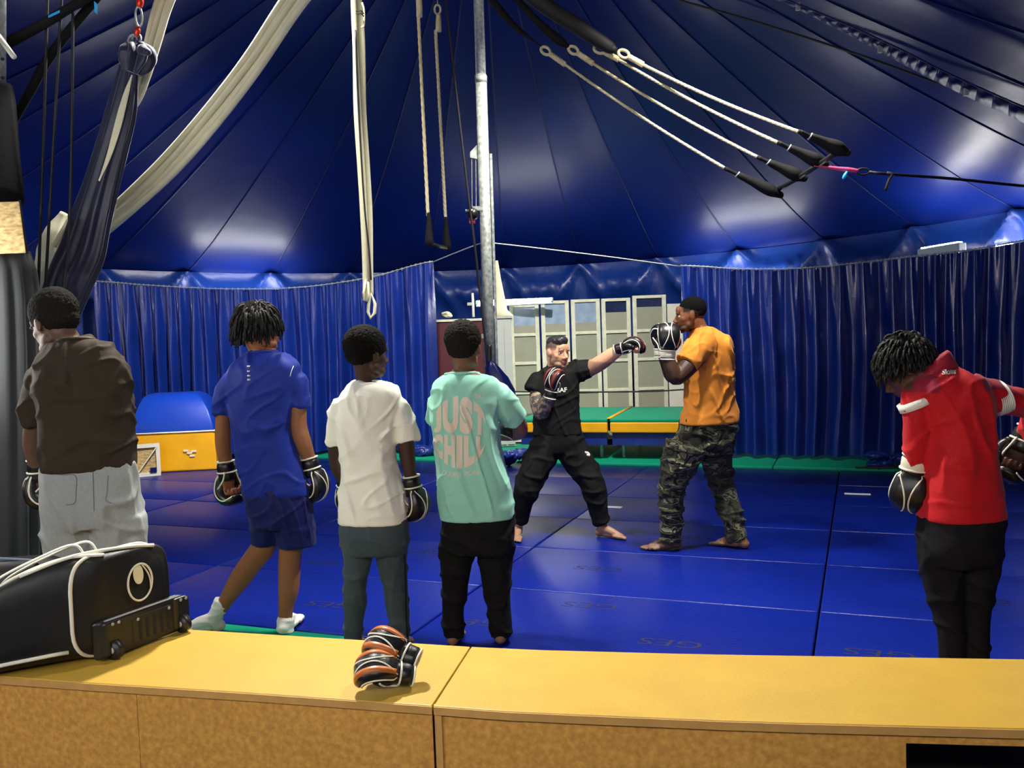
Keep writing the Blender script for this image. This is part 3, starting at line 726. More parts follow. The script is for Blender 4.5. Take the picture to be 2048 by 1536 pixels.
t = thing('triple_trapeze', 'wide trapeze on four cream ropes pulled aside', 'trapeze', P(1600, 350, 5.5))
tops = [(1085, 97, 6.7), (1140, 96, 6.55), (1191, 95, 6.4), (1240, 104, 6.25)]
spl = [(1130, 129), (1186, 127), (1237, 119), (1286, 129)]
bots = [(1451, 337, 6.0), (1517, 315, 5.67), (1558, 286, 5.33), (1600, 264, 5.0)]
ends = [(1561, 390), (1608, 357), (1650, 329), (1694, 305)]
for (tx, ty, td), (sx_, sy_), (bx, by, bd), (ex, ey) in zip(tops, spl, bots, ends):
    A_ = P(sx_, sy_, td - .05); B_ = P(bx, by, bd)
    twist_rope(MB(), A_, B_, .0125, sag=.02, n=90).build('rope', 'rope_white', t, True)
    eye = P(tx, ty, td); dv = (A_ - eye).normalized(); pv = dv.cross(V((0, 1, 0))).normalized()
    MB().tube([eye + dv * (.03 + math.cos(a) * .04) + pv * math.sin(a) * .025 for a in [i * math.pi / 7 for i in range(14)]], .011, 8, closed=True).build('rope_eye', 'rope_white', t, True)
    sp = MB()
    s0 = eye + dv * .07; n = 44
    for k in range(3):
        sp.tube([s0.lerp(A_, i / n) + (pv * math.cos(i * .75 + k * 2.1) + dv.cross(pv) * math.sin(i * .75 + k * 2.1)) * .012 for i in range(n + 1)], .009, 6)
    sp.build('rope_splice', 'rope_white', t, True)
    E_ = P(ex, ey, bd - .02); dl = E_ - B_
    MB().cap_chain([B_, B_ + dl * .2, B_ + dl * .26, B_ + dl * .5, B_ + dl * .8, E_], [.014, .013, .022, .03, .042, .022], 12).build('rope_cover', 'black_cloth', t, True)
    cc = B_ + dl * .22
    MB().tube([cc + pv * math.cos(a) * .018 + V((0, 1, 0)) * math.sin(a) * .018 for a in [i * math.pi / 6 for i in range(12)]], .005, 6, closed=True).build('shackle', 'steel', t, True)
bp = [P(1553, 380, 6.0), P(1596, 356, 5.67), P(1636, 330, 5.33), P(1680, 301, 5.0)]
for a, b in zip(bp, bp[1:]): MB().tube([a, b], .015, 10).build('bar', 'plastic_black', t, True)
for lab, pts, r0, mt in (('black shackle strap above the first trapeze rope', [(970, -20, 6.75), (1000, 20, 6.75), (1032, 55, 6.72), (1068, 82, 6.7), (1083, 92, 6.7)], [.03, .028, .024, .007, .006], 'black_cloth'),
                         ('long black bundled strap above the second trapeze rope', [(1000, -40, 6.6), (1040, 5, 6.6), (1080, 48, 6.58), (1120, 82, 6.56), (1138, 94, 6.55)], [.02, .024, .03, .034, .012], 'black_cloth'),
                         ('thick black padded beam sleeve above the trapeze ropes', [(1010, -50, 6.3), (1080, 5, 6.3), (1150, 50, 6.3), (1215, 92, 6.3), (1232, 101, 6.28)], [.055, .055, .055, .045, .02], 'black_matte')):
    q, r = smooth_path([P(*p) for p in pts], r0, 6)
    tag(MB().tube(q, r, 12).build('padded_sling', mt, None, True, origin=q[0]), lab, 'sling')
t = thing('pull_line', 'pink sling and black rope pulling the trapeze aside', 'rope', P(1720, 342, 5.3))
px_tube(MB(), [(1628, 331, 4), (1650, 334, 6), (1680, 338, 9), (1700, 340, 10), (1716, 342, 8)], 5.3).build('pink_sling', 'pink_web', t, True)
px_tube(MB(), [(1694, 343, 4), (1690, 351, 8), (1686, 358, 5)], 5.28).build('cyan_tag', 'cyan_tag', t, True)
c = P(1726, 343, 5.3); MB().tube([c + V((math.cos(a) * .036, 0, math.sin(a) * .018)) for a in [i * math.pi / 7 for i in range(14)]], .006, 6, closed=True).build('carabiner', 'rope_black', t, True)
MB().tube(smooth_path([P(1738, 344, 5.3), P(1778, 348, 5.3), P(1900, 357, 5.6), P(2048, 372, 6.0), P(2300, 395, 6.6)], None, 6)[0], .009, 8).build('black_rope', 'rope_black', t, True)
MB().tube(smooth_path([P(1774, 346, 5.28), P(1784, 349, 5.27), P(1778, 360, 5.28), P(1770, 381, 5.28)], None, 5)[0], .010, 8).build('knot_tail', 'rope_black', t, True)
roof_bvh = None
def roof_hit(x, y, off=.03):
    global roof_bvh
    if roof_bvh is None:
        vv = []; ff = []
        for o in ceil.children:
            if o.name.startswith('roof_panel'):
                k = len(vv); vv += [v.co.copy() for v in o.data.vertices]; ff += [tuple(i + k for i in p.vertices) for p in o.data.polygons]
        roof_bvh = BVHTree.FromPolygons(vv, ff)
    r = ray(x, y).normalized(); h = roof_bvh.ray_cast(CAM, r)
    return h[0] - r * off if h[0] else P(x, y, 9)
cord('cable', 'black cable strung under the tent roof on the right', [roof_hit(x, y, .15) for x, y in ((1300, -20), (1365, 2), (1500, 40), (1640, 84), (1760, 124), (1870, 164), (1960, 190), (2048, 214), (2150, 240))], .012, 'rope_black', 'cable')
t = thing('roof_lacing', 'dark blue laced flap crossing the tent roof', 'tent flap', roof_hit(1800, 110))
up = [(1440, -50), (1580, 0), (1700, 50), (1800, 96), (1900, 146), (2048, 212), (2200, 275)]
lo_ = [(1410, -50), (1558, 2), (1690, 66), (1790, 120), (1890, 172), (2048, 246), (2200, 318)]
a = [roof_hit(x, y, .4) for x, y in up]; b = [roof_hit(x, y, .4) for x, y in lo_]
a = smooth_path(a, None, 5)[0]; b = smooth_path(b, None, 5)[0]
m = MB(); m.hexa
for i in range(len(a) - 1):
    o = V((0, -.004, -.004)); m.hexa([a[i], a[i + 1], b[i + 1], b[i]], [a[i] + o, a[i + 1] + o, b[i + 1] + o, b[i] + o])
m.build('flap', 'tent_seam', t, True)
for x, y in ((1596, 13), (1760, 98), (1932, 184)):
    c = roof_hit(x, y, .44); bevel(MB().box(c, (.02, .015, .035)).build('buckle', 'grey_metal', t), .004)
for k in range(3, len(a) - 1, 2): MB().tube([a[k] + V((0, -.03, -.01)), a[k].lerp(b[k], .45) + V((0, -.03, -.01))], .003, 5).build('lacing', 'tent_seam', t)
MB().tube([p + V((0, -.02, -.02)) for p in a], .008, 5).build('lace_cord', 'tent_seam', t, True)

# ------------------------------------------------------------------ cabinets and white panels at the back
def boxpx(x0, x1, ytop, d, thick, zb=0):
    a = P(x0, ytop, d); b = P(x1, ytop, d); return a, b
def cabinet(name, label, x0, x1, yt, d, depth, body, topm=None):
    a = P(x0, yt + 2, d); b = P(x1, yt, d); w = (b - a).length / 2; c = (a + b) / 2; h = c.z
    t = thing(name, label, 'cabinet', V((c.x, d + depth / 2, 0)))
    bevel(MB().box((c.x, d + depth / 2, (h - .03) / 2 + .013), (w, depth / 2, (h - .03) / 2 - .013)).build('body', body, t), .004)
    MB().box((c.x, d + depth / 2 - .01, h - .015), (w + .012, depth / 2 + .01, .015)).build('top', topm or body, t)
    MB().box((c.x - w / 2, d - .008, h * .48), (w / 2 - .008, .008, h * .45)).build('door', body, t)
    MB().box((c.x + w / 2, d - .008, h * .48), (w / 2 - .008, .008, h * .45)).build('door', body, t)
    MB().box((c.x - .04, d - .022, h * .55), (.01, .008, .05)).build('handle', 'grey_metal', t)
    return c, h
c, h = cabinet('cabinet', 'dark red metal cabinet with a pale top behind the mint shirt', 873, 965, 637, 11.9, .5, 'red_metal', 'frame_white')
cabinet('cabinet', 'light grey metal cabinet between the mast and white panels', 990, 1022, 631, 11.9, .45, 'grey_metal')
m = MB(); 
for k in range(3): m.tube(smooth_path([P(884 + k * 2, 627, 11.95 + .05 * k), P(896, 625 + k * 3, 11.9), P(903, 632, 11.95), P(893, 633, 12.05), P(885, 629, 12.0)], None, 4)[0], .014, 6)
tag(m.build('rope_coil', 'white_strap', None, True), 'white rope coil lying on the red cabinet', 'rope')
t = thing('clamp_post', 'small white upright post with a clamp on the red cabinet', 'post', P(946, 634, 12.0))
MB().tube([P(945, 586, 12.0), P(947, 634, 12.0)], .016, 8).build('post', 'white_paint', t, True)
bevel(MB().box(P(939, 608, 11.98), (.03, .02, .02)).build('clamp', 'grey_metal', t), .004)
m = MB(); rs = []
for x0, x1, y in ((991, 996, 521), (990, 1002, 560), (990, 1008, 590), (990, 1014, 620), (988, 1026, 632)):
    c = P((x0 + x1) / 2, y, 12.0); r = (x1 - x0) / 2 * 12.0 / FPX
    rs.append([c + V((math.cos(a) * r, math.sin(a) * r * .7, 0)) * (1 + .06 * math.sin(6 * a)) if False else c + V((math.cos(a) * r * (1 + .08 * math.sin(6 * a)), math.sin(a) * r * .5, 0)) for a in [i * math.pi / 12 for i in range(24)]])
tag(m.rings(rs).build('cloth_cone', 'white_cloth', None, True), 'white cloth hanging in a cone above the grey cabinet', 'cloth')
PAN = [(1018, 1077, 608, 'leftmost at the grey cabinet'), (1081, 1137, 601, 'with two bright upper panes beside the first panel'), (1141, 1199, 598, 'in the middle of the row of white panels'), (1202, 1260, 596, 'behind the glove of the trainer'), (1264, 1331, 590, 'by the dark curtain, with a see-through top')]
for i, (x0, x1, yt, lab) in enumerate(PAN):
    d = 12.35 - .03 * (i % 2)
    a = P(x0, yt + 1, d); b = P(x1, yt, d); w = b.x - a.x; H = (a.z + b.z) / 2; c = V(((a.x + b.x) / 2, d, 0))
    t = thing('glazed_panel', 'old white framed glazed panel ' + lab, 'panel', c)
    st = .055
    def bx(name, xx, z0, z1, hw, dy, mt, th=.02):
        return MB().box((xx, d + dy, (z0 + z1) / 2), (hw, th, (z1 - z0) / 2)).build(name, mt, t)
    bevel(bx('stile', a.x + st / 2, .02, H, st / 2, 0, 'frame_white', .025), .004); bevel(bx('stile', b.x - st / 2, .02, H, st / 2, 0, 'frame_white', .025), .004)
    zr = [.02, .30, P(1180, 781, d).z, P(1180, 722, d).z, P(1180, 665, d).z, H - .02]
    for k, z in enumerate(zr): bevel(bx('rail', c.x, z - .02 if k else .02, z + .02, w / 2 - st + .002, 0, 'frame_white'), .003)
    for k in range(5):
        z0 = zr[k] + .02; z1 = zr[k + 1] - .02
        if k < 4: bx('pane', c.x, z0, z1, w / 2 - st, .006, 'pane_grey', .004)
        else:
            zs_ = z0 + (z1 - z0) * (.3 if i < 3 else (.62 if i == 3 else .72))
            bx('pane', c.x, z0, zs_, w / 2 - st, .004, 'pane_grey', .004)
            bx('pane', c.x, zs_, z1, w / 2 - st, .006, 'pane_reflection' if i < 3 else 'pane_dark', .004)
p0 = P(1333, 608, 12.45); p1 = P(1366, 607, 12.45)
bevel(tag(MB().box(((p0.x + p1.x) / 2, 12.45, p0.z / 2), ((p1.x - p0.x) / 2, .03, p0.z / 2)).build('white_board', 'white_paint'), 'plain white board standing between the panels and the dark curtain', 'board'), .004)
m = MB(); rnd = random.Random(3)
for k in range(5): m.ell(P(1020 + rnd.uniform(-14, 26), 905 + rnd.uniform(-8, 14), 10.25 + .05 * k), (V((1, 0, 0)), V((0, 1, 0)), V((0, 0, 1))), (.12, .1, .05 + .02 * rnd.random()))
PILES.append(m); PLAB.append('heap of dark blue cloth on the green mat behind the mint shirt boy')
m = MB(); G0 = G(1790, 933, .03)
for k in range(4): m.ell(G0 + V((rnd.uniform(-.2, .15), rnd.uniform(-.05, .05), .03 + .03 * k)), (V((1, 0, 0)), V((0, 1, 0)), V((0, 0, 1))), (.14, .1, .04))
PILES.append(m); PLAB.append('crumpled blue sheet at the foot of the right curtain')
m = MB()
for k in range(3): m.tube(smooth_path([G0 + V((-.45 + .1 * k, -.1 - .04 * k, .02)), G0 + V((-.1, -.16 - .03 * k, .025)), G0 + V((.2, -.1 - .04 * k, .02)), G0 + V((.35, .0, .02))], None, 6)[0], .010, 6)
tag(m.build('cable_coil', 'rope_black', None, True), 'black cable lying on the green mat by the right curtain', 'cable')
m = MB()
for k, (x, y) in enumerate(((836, 900), (850, 904), (868, 899))): m.ell(P(x, y, 11.3), (V((1, 0, 0)), V((0, 1, 0)), V((0, 0, 1))), (.16, .1, .06))
PILES.append(m); PLAB.append('rumpled curtain hem bunched on the green mat behind the white shirt')

# ------------------------------------------------------------------ gloves
PADS = [(-.005, .016, .047, .022), (.035, .026, .060, .030), (.075, .032, .070, .036), (.112, .024, .074, .040), (.142, -.004, .070, .038), (.148, -.042, .060, .030), (.128, -.070, .046, .020)]
def glove_parts(par, w, d, n, side, sc=1.0, accents=None, cuff='black_leather', strapmat='black_leather', name='glove', lining=False):
    """w wrist, d towards the fingers, n palm normal, side = towards the thumb"""
    w = V(w); d = V(d).normalized(); n = V(n); n = (n - d * n.dot(d)).normalized(); s = d.cross(n)
    if s.dot(V(side)) < 0: s = -s
    L = lambda a, b, c: w + d * (a * sc) + n * (b * sc) + s * (c * sc)
    g = MB(); q = []; hw = []; th = []
    sp, hw = smooth_path([V((a, -b, 0)) for a, b, _, _ in PADS], [p[2] for p in PADS], 4)
    _, th = smooth_path([V((a, -b, 0)) for a, b, _, _ in PADS], [p[3] for p in PADS], 4)
    rs = []; edges = {1: [], -1: []}; mid = []; qa = []
    for i, c in enumerate(sp):
        tt = (sp[min(i + 1, len(sp) - 1)] - sp[max(i - 1, 0)]).normalized(); nn = V((-tt.y, tt.x, 0))
        ring = []
        e = min(1, .55 + .45 * min(i, len(sp) - 1 - i) / 3)
        for j in range(20):
            a = 2 * math.pi * j / 20; ca, sa = math.cos(a), math.sin(a)
            ca = math.copysign(abs(ca) ** .75, ca); sa = math.copysign(abs(sa) ** .75, sa)
            p = c + nn * (sa * th[i] * e); ring.append(L(p.x, p.y, ca * hw[i] * e))
        rs.append(ring)
        for k in (1, -1):
            p = c + nn * (.1 * th[i]); edges[k].append(L(p.x, p.y, k * hw[i] * e * 1.0))
        p = c - nn * (th[i] * e * 1.02); mid.append(L(p.x, p.y, 0)); qa.append((c, nn, th[i] * e, hw[i] * e))
    g.rings(rs)
    g.cap_chain([L(.02, .0, .046), L(.055, .012, .066), L(.09, .034, .062)], [.024 * sc, .026 * sc, .020 * sc], 10, 3)
    if lining: g.mi = 0
    go = g.build(name, 'black_leather', par, True)
    if lining: MB().ell(L(.062, .022, 0), (s, n, d), (.058 * sc, .040 * sc, .062 * sc), 18, 12).build('palm_lining', 'lining', go, True)
    cf = MB(); rs = []
    for a, r in ((-.062, .047), (-.04, .046), (-.015, .046), (.02, .05), (.04, .05)):
        rs.append([L(a, math.sin(x) * r * .86, math.cos(x) * r) for x in [i * math.pi / 10 for i in range(20)]])
    cf.rings(rs).build('cuff', cuff, go, True)
    st = MB(); rs = []
    for a in (-.05, -.045, -.012, -.006):
        r = .052 if a in (-.045, -.012) else .049
        rs.append([L(a, math.sin(x) * r * .86, math.cos(x) * r) for x in [i * math.pi / 10 for i in range(20)]])
    st.rings(rs).build('strap', strapmat, go, True)
    pp = MB(); r0 = .0042 * sc
    for k in (1, -1): pp.tube(edges[k], r0, 6)
    for a, r in ((-.062, .049), (-.004, .053)):
        pp.tube([L(a, math.sin(x) * r * .86, math.cos(x) * r) for x in [i * math.pi / 10 for i in range(20)]], r0 * 1.1, 6, closed=True)
    for sg in (1, -1):       # curved line over the back of the hand
        pts = []
        for i in range(2, len(qa) - 6):
            c, nn, t_, h_ = qa[i]; f = (i - 2) / (len(qa) - 9); u = sg * (.85 - .75 * math.sin(f * math.pi * .8))
            sa = math.sqrt(max(0, 1 - abs(u) ** 2.6)); p = c - nn * (t_ * sa * 1.0); pts.append(L(p.x, p.y, u * h_))
        pp.tube(pts, r0 * .8, 6)
    x0 = L(.0, .045, -.03); pp.tube(smooth_path([L(-.01, .04, -.035), L(.03, .034, -.045), L(.06, .02, -.06), L(.08, .0, -.066)], None, 4)[0], r0, 6)
    pp.tube(smooth_path([L(-.01, .042, .03), L(.03, .04, .04), L(.07, .045, .05), L(.1, .04, .05)], None, 4)[0], r0, 6)
    pp.build('piping', 'piping', go, True)
    if accents:
        ac = MB()
        for u0, u1 in ((.45, .8), (-.8, -.45)):
            rs = []
            for i in range(3, len(qa) - 2):
                c, nn, t_, h_ = qa[i]; rr_ = []
                for u in (u0, (u0 + u1) / 2, u1):
                    sa = max(0, 1 - abs(u) ** 2.66) ** .375; p = c - nn * (t_ * sa + .002); rr_.append(L(p.x, p.y, u * h_))
                for u in (u1, (u0 + u1) / 2, u0):
                    sa = max(0, 1 - abs(u) ** 2.66) ** .375; p = c - nn * (t_ * sa - .006); rr_.append(L(p.x, p.y, u * h_))
                rs.append(rr_)
            ac.rings(rs)
        ac.build('side_panel', accents, go, True)
    return go
def loose(label, wpx, dvec, nvec, side, d):
    w = P(wpx[0], wpx[1], d)
    g = glove_parts(None, w, dvec, nvec, side, .74, accents='brown_leather', lining=True)
    low = min((v.co.z for v in g.data.vertices))
    return tag(g, label, 'glove')
c = G(765, 1356, HB)
g1 = loose('black and brown training glove lying flat under another on the bench', (806, 1345), V((-.92, -.25, .24)), V((-.05, .5, -.85)), V((-.3, 1, .3)), c.y + .03)
dz = HB + .001 - min(v.co.z for o in [g1] + list(g1.children) for v in o.data.vertices)
def shift(o, v):
    for q in [o] + list(o.children): q.data.transform(Matrix.Translation(v))
    o.location = (0, 0, 0)
shift(g1, V((0, -.11, dz)))
g2 = loose('black and brown training glove resting on top of another on the bench', (818, 1312), V((-.85, .15, .34)), V((0, .55, -.8)), V((0, 1, .3)), c.y + .08)
dz = HB + .07 - min(v.co.z for v in g2.data.vertices); shift(g2, V((0, -.11, dz)))

# ------------------------------------------------------------------ black wheeled bag
nb = V((-1.45, 3.02, .5)); fb = V((-1.28, 3.34, .5)); ed = (fb - nb).normalized(); wd = (fb - nb).length
lv = V((-.90, -.42, 0)).normalized()
t = thing('wheeled_bag', 'large black wheeled sports bag with white piping on the bench', 'bag', nb.lerp(fb, .5) + lv * .35)
rs = []; N_ = 40
def bag_ring(s):
    sl = min(1, s / .45)
    c = nb.lerp(fb, .5) + lv * s; c.z = 0; h = .345 - .10 * sl * sl + .02 * math.sin(s * 9); wv_ = wd * (.5 + .03 * sl)
    puff = 1 - .25 * math.exp(-s * 40)
    r = []
    for j in range(N_):
        a = 2 * math.pi * j / N_; ca, sa = math.cos(a), math.sin(a)
        x = math.copysign(abs(ca) ** .5, ca) * wv_ * puff; z = math.copysign(abs(sa) ** .5, sa) * h / 2 * (.97 if s < .01 else 1)
        if s > .35 and abs(ca) < .75 and sa > 0: z -= .07 * min(1, (s - .35) * 6) * (1 - abs(ca) / .75)
        zz = .5 + h / 2 + z + .012
        if sa < 0 and s > .3: zz -= .02 * (s - .3)
        p = c + ed * x + V((0, 0, max(zz, .506)))
        p += (ed * ca + V((0, 0, sa * .6 if sa > 0 else 0))) * .012 * noise.noise(p * 7)
        r.append(p)
    return r
S_ = [0, .012, .03, .06, .1, .15, .2, .26, .32, .38, .44, .5, .58, .66, .74, .82, .9, .92]
rs = [bag_ring(s) for s in S_]
MB().rings(rs).build('bag_body', 'nylon', t, True)
pp = MB(); pp.tube(bag_ring(.075), .007, 6, closed=True)
o = MB(); o.v = []; pp.build('piping', 'piping', t, True)
r_ = [bag_ring(s)[N_ // 2 + 4] + V((0, 0, -.002)) for s in S_[3:]]
MB().tube([bag_ring(s)[int(N_ * .60)] - ed * .004 for s in S_[4:]], .007, 6).build('lower_piping', 'piping', t, True)
MB().tube(smooth_path([bag_ring(s)[int(N_ * .30)] + V((0, 0, .004)) for s in S_[2:]], None, 3)[0], .006, 6).build('zip_piping', 'piping', t, True)
MB().tube(smooth_path([bag_ring(.0)[int(N_ * .2)] + V((.0, .0, .004)), bag_ring(.03)[int(N_ * .25)] + V((0, 0, .006)), bag_ring(.12)[int(N_ * .32)] + V((0, 0, .006)), bag_ring(.25)[int(N_ * .36)] + V((0, 0, .006))], None, 4)[0], .007, 6).build('edge_piping', 'piping', t, True)
for off in (.0, .14):
    a_ = nb.lerp(fb, .35 + off) + lv * .12 + V((0, 0, .36)); b_ = nb.lerp(fb, .3 + off) + lv * .42 + V((0, 0, .28))
    MB().tube(smooth_path([a_, a_.lerp(b_, .12) + V((0, 0, .055)), a_.lerp(b_, .5) + V((0, 0, .05)), a_.lerp(b_, .85) + V((0, 0, .03)), b_], None, 6)[0], .011, 8, flat=(.4, 1)).build('carry_handle', 'piping', t, True)
en = -lv; ea = nb.lerp(fb, .5) - lv * .0
# end panel: wheel housing, rub plates, wheels, rivets
def EP(u, z, out=0): return nb.lerp(fb, u) + V((0, 0, z)) + en * out
RE = Matrix((ed, en, V((0, 0, 1)))).transposed()
bevel(MB().box(EP(.5, .075, .0), (wd / 2 * .98, .022, .07), RE).build('wheel_housing', 'plastic_black', t), .02, 3)
bevel(MB().box(EP(.55, .075, .024), (.085, .006, .045), RE).build('rub_plate', 'plastic_black', t), .004)
for k in range(5): MB().box(EP(.38 + .085 * k, .07, .031), (.004, .004, .035), RE).build('plate_rib', 'black_matte', t)
for u in (.1, .92):
    bevel(MB().box(EP(u, .075, .02), (.032, .012, .06), RE).build('wheel_bracket', 'plastic_black', t), .01)
    wc = EP(u, .034, .026); MB().tube([wc - ed * .014, wc + ed * .014], .033, 20).build('wheel', 'plastic_black', t, True)
    MB().tube([wc - ed * .016, wc + ed * .016], .012, 12).build('wheel_hub', 'grey_metal', t, True)
    for du in (-.035, .035): MB().ell(EP(u + du, .125, .034), (ed, en, V((0, 0, 1))), (.006, .003, .006), 8, 5).build('rivet', 'steel', t, True)
for u in (.36, .74): MB().ell(EP(u, .11, .032), (ed, en, V((0, 0, 1))), (.006, .003, .006), 8, 5).build('rivet', 'steel', t, True)
lg = EP(.50, .235, .006); zz = V((0, 0, 1))
MB().tube([lg + ed * math.cos(a) * .052 + zz * math.sin(a) * .066 + en * .001 for a in [i * math.pi / 18 for i in range(36)]], .004, 6, closed=True).build('logo_ring', 'piping', t, True)
def oval(cu, cz, ru, rz, tilt=0):
    vs = []
    for i in range(20):
        a = 2 * math.pi * i / 20; x = math.cos(a) * ru; z = math.sin(a) * rz
        vs.append(lg + ed * (cu + x * math.cos(tilt) - z * math.sin(tilt)) + zz * (cz + x * math.sin(tilt) + z * math.cos(tilt)))
    return vs
m = MB(); v_ = oval(-.008, .03, .02, .036, .1); m.hexa([p + en * .001 for p in v_], [p + en * .004 for p in v_]).build('logo_mark', 'white_strap', t)
MB().tube([lg + ed * (.01 + .03 * f + .012 * math.sin(f * 3)) + zz * (.06 - .09 * f) + en * .003 for f in [i / 10 for i in range(11)]], .003, 5).build('logo_line', 'piping', t)
p_ = nb.lerp(fb, .42) + lv * .5 + V((0, 0, .235))
g3 = glove_parts(None, p_ + V((.05, 0, .0)), V((-1, -.2, .1)), V((0, -.3, -1)), V((0, 1, 0)), .8)
tag(g3, 'black glove with white piping poking out of the open bag', 'glove')
m = MB(); m.box(p_ + V((.0, -.06, .035)), (.025, .006, .008)); tag(m.build('red_tag', 'red_metal_bright'), 'small red tag inside the open bag', 'tag')
c = G(20, 1262, HB); c.y -= .02
m = MB(); rs = []
for s in (-.24, -.22, -.15, 0, .12, .17, .185):
    e = {-.24: .7, -.22: .9, .17: .9, .185: .6}.get(s, 1)
    rs.append([c + V((s * .98, s * .15, .147)) + V((0.05 * math.cos(a), .12 * math.copysign(abs(math.cos(a)) ** .7, math.cos(a)), .14 * math.copysign(abs(math.sin(a)) ** .7, math.sin(a)))) * e for a in [i * math.pi / 12 for i in range(24)]])
t = thing('duffel_bag', 'small black duffel bag behind the wheeled bag', 'bag', c)
m.rings(rs).build('bag_body', 'nylon', t, True)
MB().tube([c + V((-.2, -.05, .285)), c + V((0, -.02, .295)), c + V((.16, -.02, .28))], .005, 6).build('zip', 'net', t)
# ------------------------------------------------------------------ people
EX = (V((1, 0, 0)), V((0, 1, 0)), V((0, 0, 1)))
mat('skin', (.3, .18, .12), .5, spec=.35, attr=True, var=.12, vscale=40, bump=.0008, bscale=160)
mat('hair_black', (.004, .0035, .003), .9, spec=.12, bump=.004, bscale=190)
mat('hair_brown', (.014, .012, .010), .9, spec=.12, bump=.004, bscale=190)
mat('locs', (.004, .0035, .003), .6, spec=.25)
mat('hair_gel', (.03, .032, .036), .3, spec=.6, bump=.003, bscale=120, stretch=(1, 1, .3))
mat('eye_white', (.8, .78, .74), .2); mat('iris', (.05, .03, .02), .15)
def cloth(name, c, rough=.8, **k): return mat(name, c, rough, spec=k.pop('spec', .25), sheen=.1 if max(c) > .05 else 0, bump=k.pop('bump', .0012), bscale=k.pop('bscale', 220), **k)
cloth('tee_brown', srgb(52, 43, 31)); cloth('sweat_grey', srgb(160, 166, 164), var=.12, vscale=90)
cloth('tee_blue', srgb(8, 38, 138), .55); cloth('short_blue', srgb(5, 14, 84), .6)
cloth('tee_white', srgb(248, 248, 232)); cloth('track_grey', srgb(58, 72, 76), .7)
cloth('tee_mint', srgb(158, 226, 202)); cloth('black_jog', (.004, .004, .004), .85)
cloth('tee_black', (.006, .006, .006), .8); cloth('tee_orange', srgb(222, 138, 46))
cloth('jacket_red', (.6, .02, .03), .65, attr=True); cloth('black_trouser', (.004, .004, .005), .8)
cloth('sock', srgb(226, 228, 224), .9); cloth('print_beige', srgb(240, 226, 204), .7); cloth('print_white', srgb(240, 240, 230), .6)
cloth('sock_stitch', srgb(60, 70, 70)); cloth('seam_dark', srgb(118, 124, 122))
m_ = cloth('camo', srgb(70, 74, 56), .8)
nt = m_.node_tree; N = nt.nodes; L_ = nt.links
tc = N.new('ShaderNodeTexCoord'); mp = N.new('ShaderNodeMapping'); mp.inputs['Scale'].default_value = (7, 7, 15)
nz = N.new('ShaderNodeTexNoise'); nz.inputs['Scale'].default_value = 1; nz.inputs['Detail'].default_value = 2; nz.inputs['Distortion'].default_value = .8
cr = N.new('ShaderNodeValToRGB'); cr.color_ramp.interpolation = 'CONSTANT'
el = cr.color_ramp.elements; el[0].position = 0; el[0].color = (*srgb(24, 26, 20), 1); el[1].position = .42; el[1].color = (*srgb(58, 62, 46), 1)
for p_, c_ in ((.50, (30, 32, 25)), (.56, (112, 110, 84)), (.62, (44, 46, 34)), (.69, (150, 148, 118))):
    e_ = el.new(p_); e_.color = (*srgb(*c_), 1)
L_.new(tc.outputs['Object'], mp.inputs[0]); L_.new(mp.outputs[0], nz.inputs['Vector']); L_.new(nz.outputs['Fac'], cr.inputs[0]); L_.new(cr.outputs[0], N['Principled BSDF'].inputs['Base Color'])

def vox(mb, name, size, it, matname, par, disp=None, colfn=None):
    me = mb.mesh(name); ob = bpy.data.objects.new('vox_tmp', me); COL.objects.link(ob)
    r = ob.modifiers.new('r', 'REMESH'); r.mode = 'VOXEL'; r.voxel_size = size; r.use_smooth_shade = True
    s = ob.modifiers.new('s', 'SMOOTH'); s.factor = .5; s.iterations = it
    dg = bpy.context.evaluated_depsgraph_get()
    out = bpy.data.meshes.new_from_object(ob.evaluated_get(dg))
    bpy.data.objects.remove(ob); bpy.data.meshes.remove(me)
    if disp:
        nn = [v.normal.copy() for v in out.vertices]
        for v, n in zip(out.vertices, nn): v.co += n * disp(v.co, n)
    if colfn:
        a = out.color_attributes.new('Col', 'FLOAT_COLOR', 'POINT')
        buf = []
        for v in out.vertices: buf.extend((*colfn(v.co, v.normal), 1))
        a.data.foreach_set('color', buf)
    off = parent_origin(par); out.transform(Matrix.Translation(-off))
    out.materials.clear(); out.materials.append(MATS[matname])
    for p in out.polygons: p.use_smooth = True
    out.name = name
    o = bpy.data.objects.new(name, out); COL.objects.link(o); o.parent = par
    return o
def wr_tee(amp=.006, seed=0, dirz=4.5, freq=9, zh=None):
    def f(p, n):
        k = 1 if zh is None else min(1, max(.12, (p.z - zh) / .09))
        a = noise.noise(V((p.x * freq + p.z * 2.5, p.y * freq, p.z * dirz * .6 + seed)))
        b = noise.noise(V((p.x * 6 - p.z * 6, p.y * 6, p.z * 7 + seed * 2)))
        e = noise.noise(V((p.x * 4, p.y * 4, p.z * 4 + seed)))
        return k * amp * (max(0, 1 - abs(a) * 4.5) ** 1.4 * (1 + e) * 1.5 + max(0, 1 - abs(b) * 5) ** 1.4 * (1 - e) + e - .6)
    return f
def wr_leg(amp=.006, seed=0, zf=16):
    def f(p, n):
        a = noise.noise(V((p.x * 5 + p.z * 3, p.y * 5, p.z * zf * .7 + seed)))
        b = noise.noise(V((p.x * 10, p.y * 10, p.z * 2.5 + seed)))
        return amp * (max(0, 1 - abs(a) * 4) ** 1.3 * 1.5 + max(0, 1 - abs(b) * 4.5) * .9 - .5)
    return f
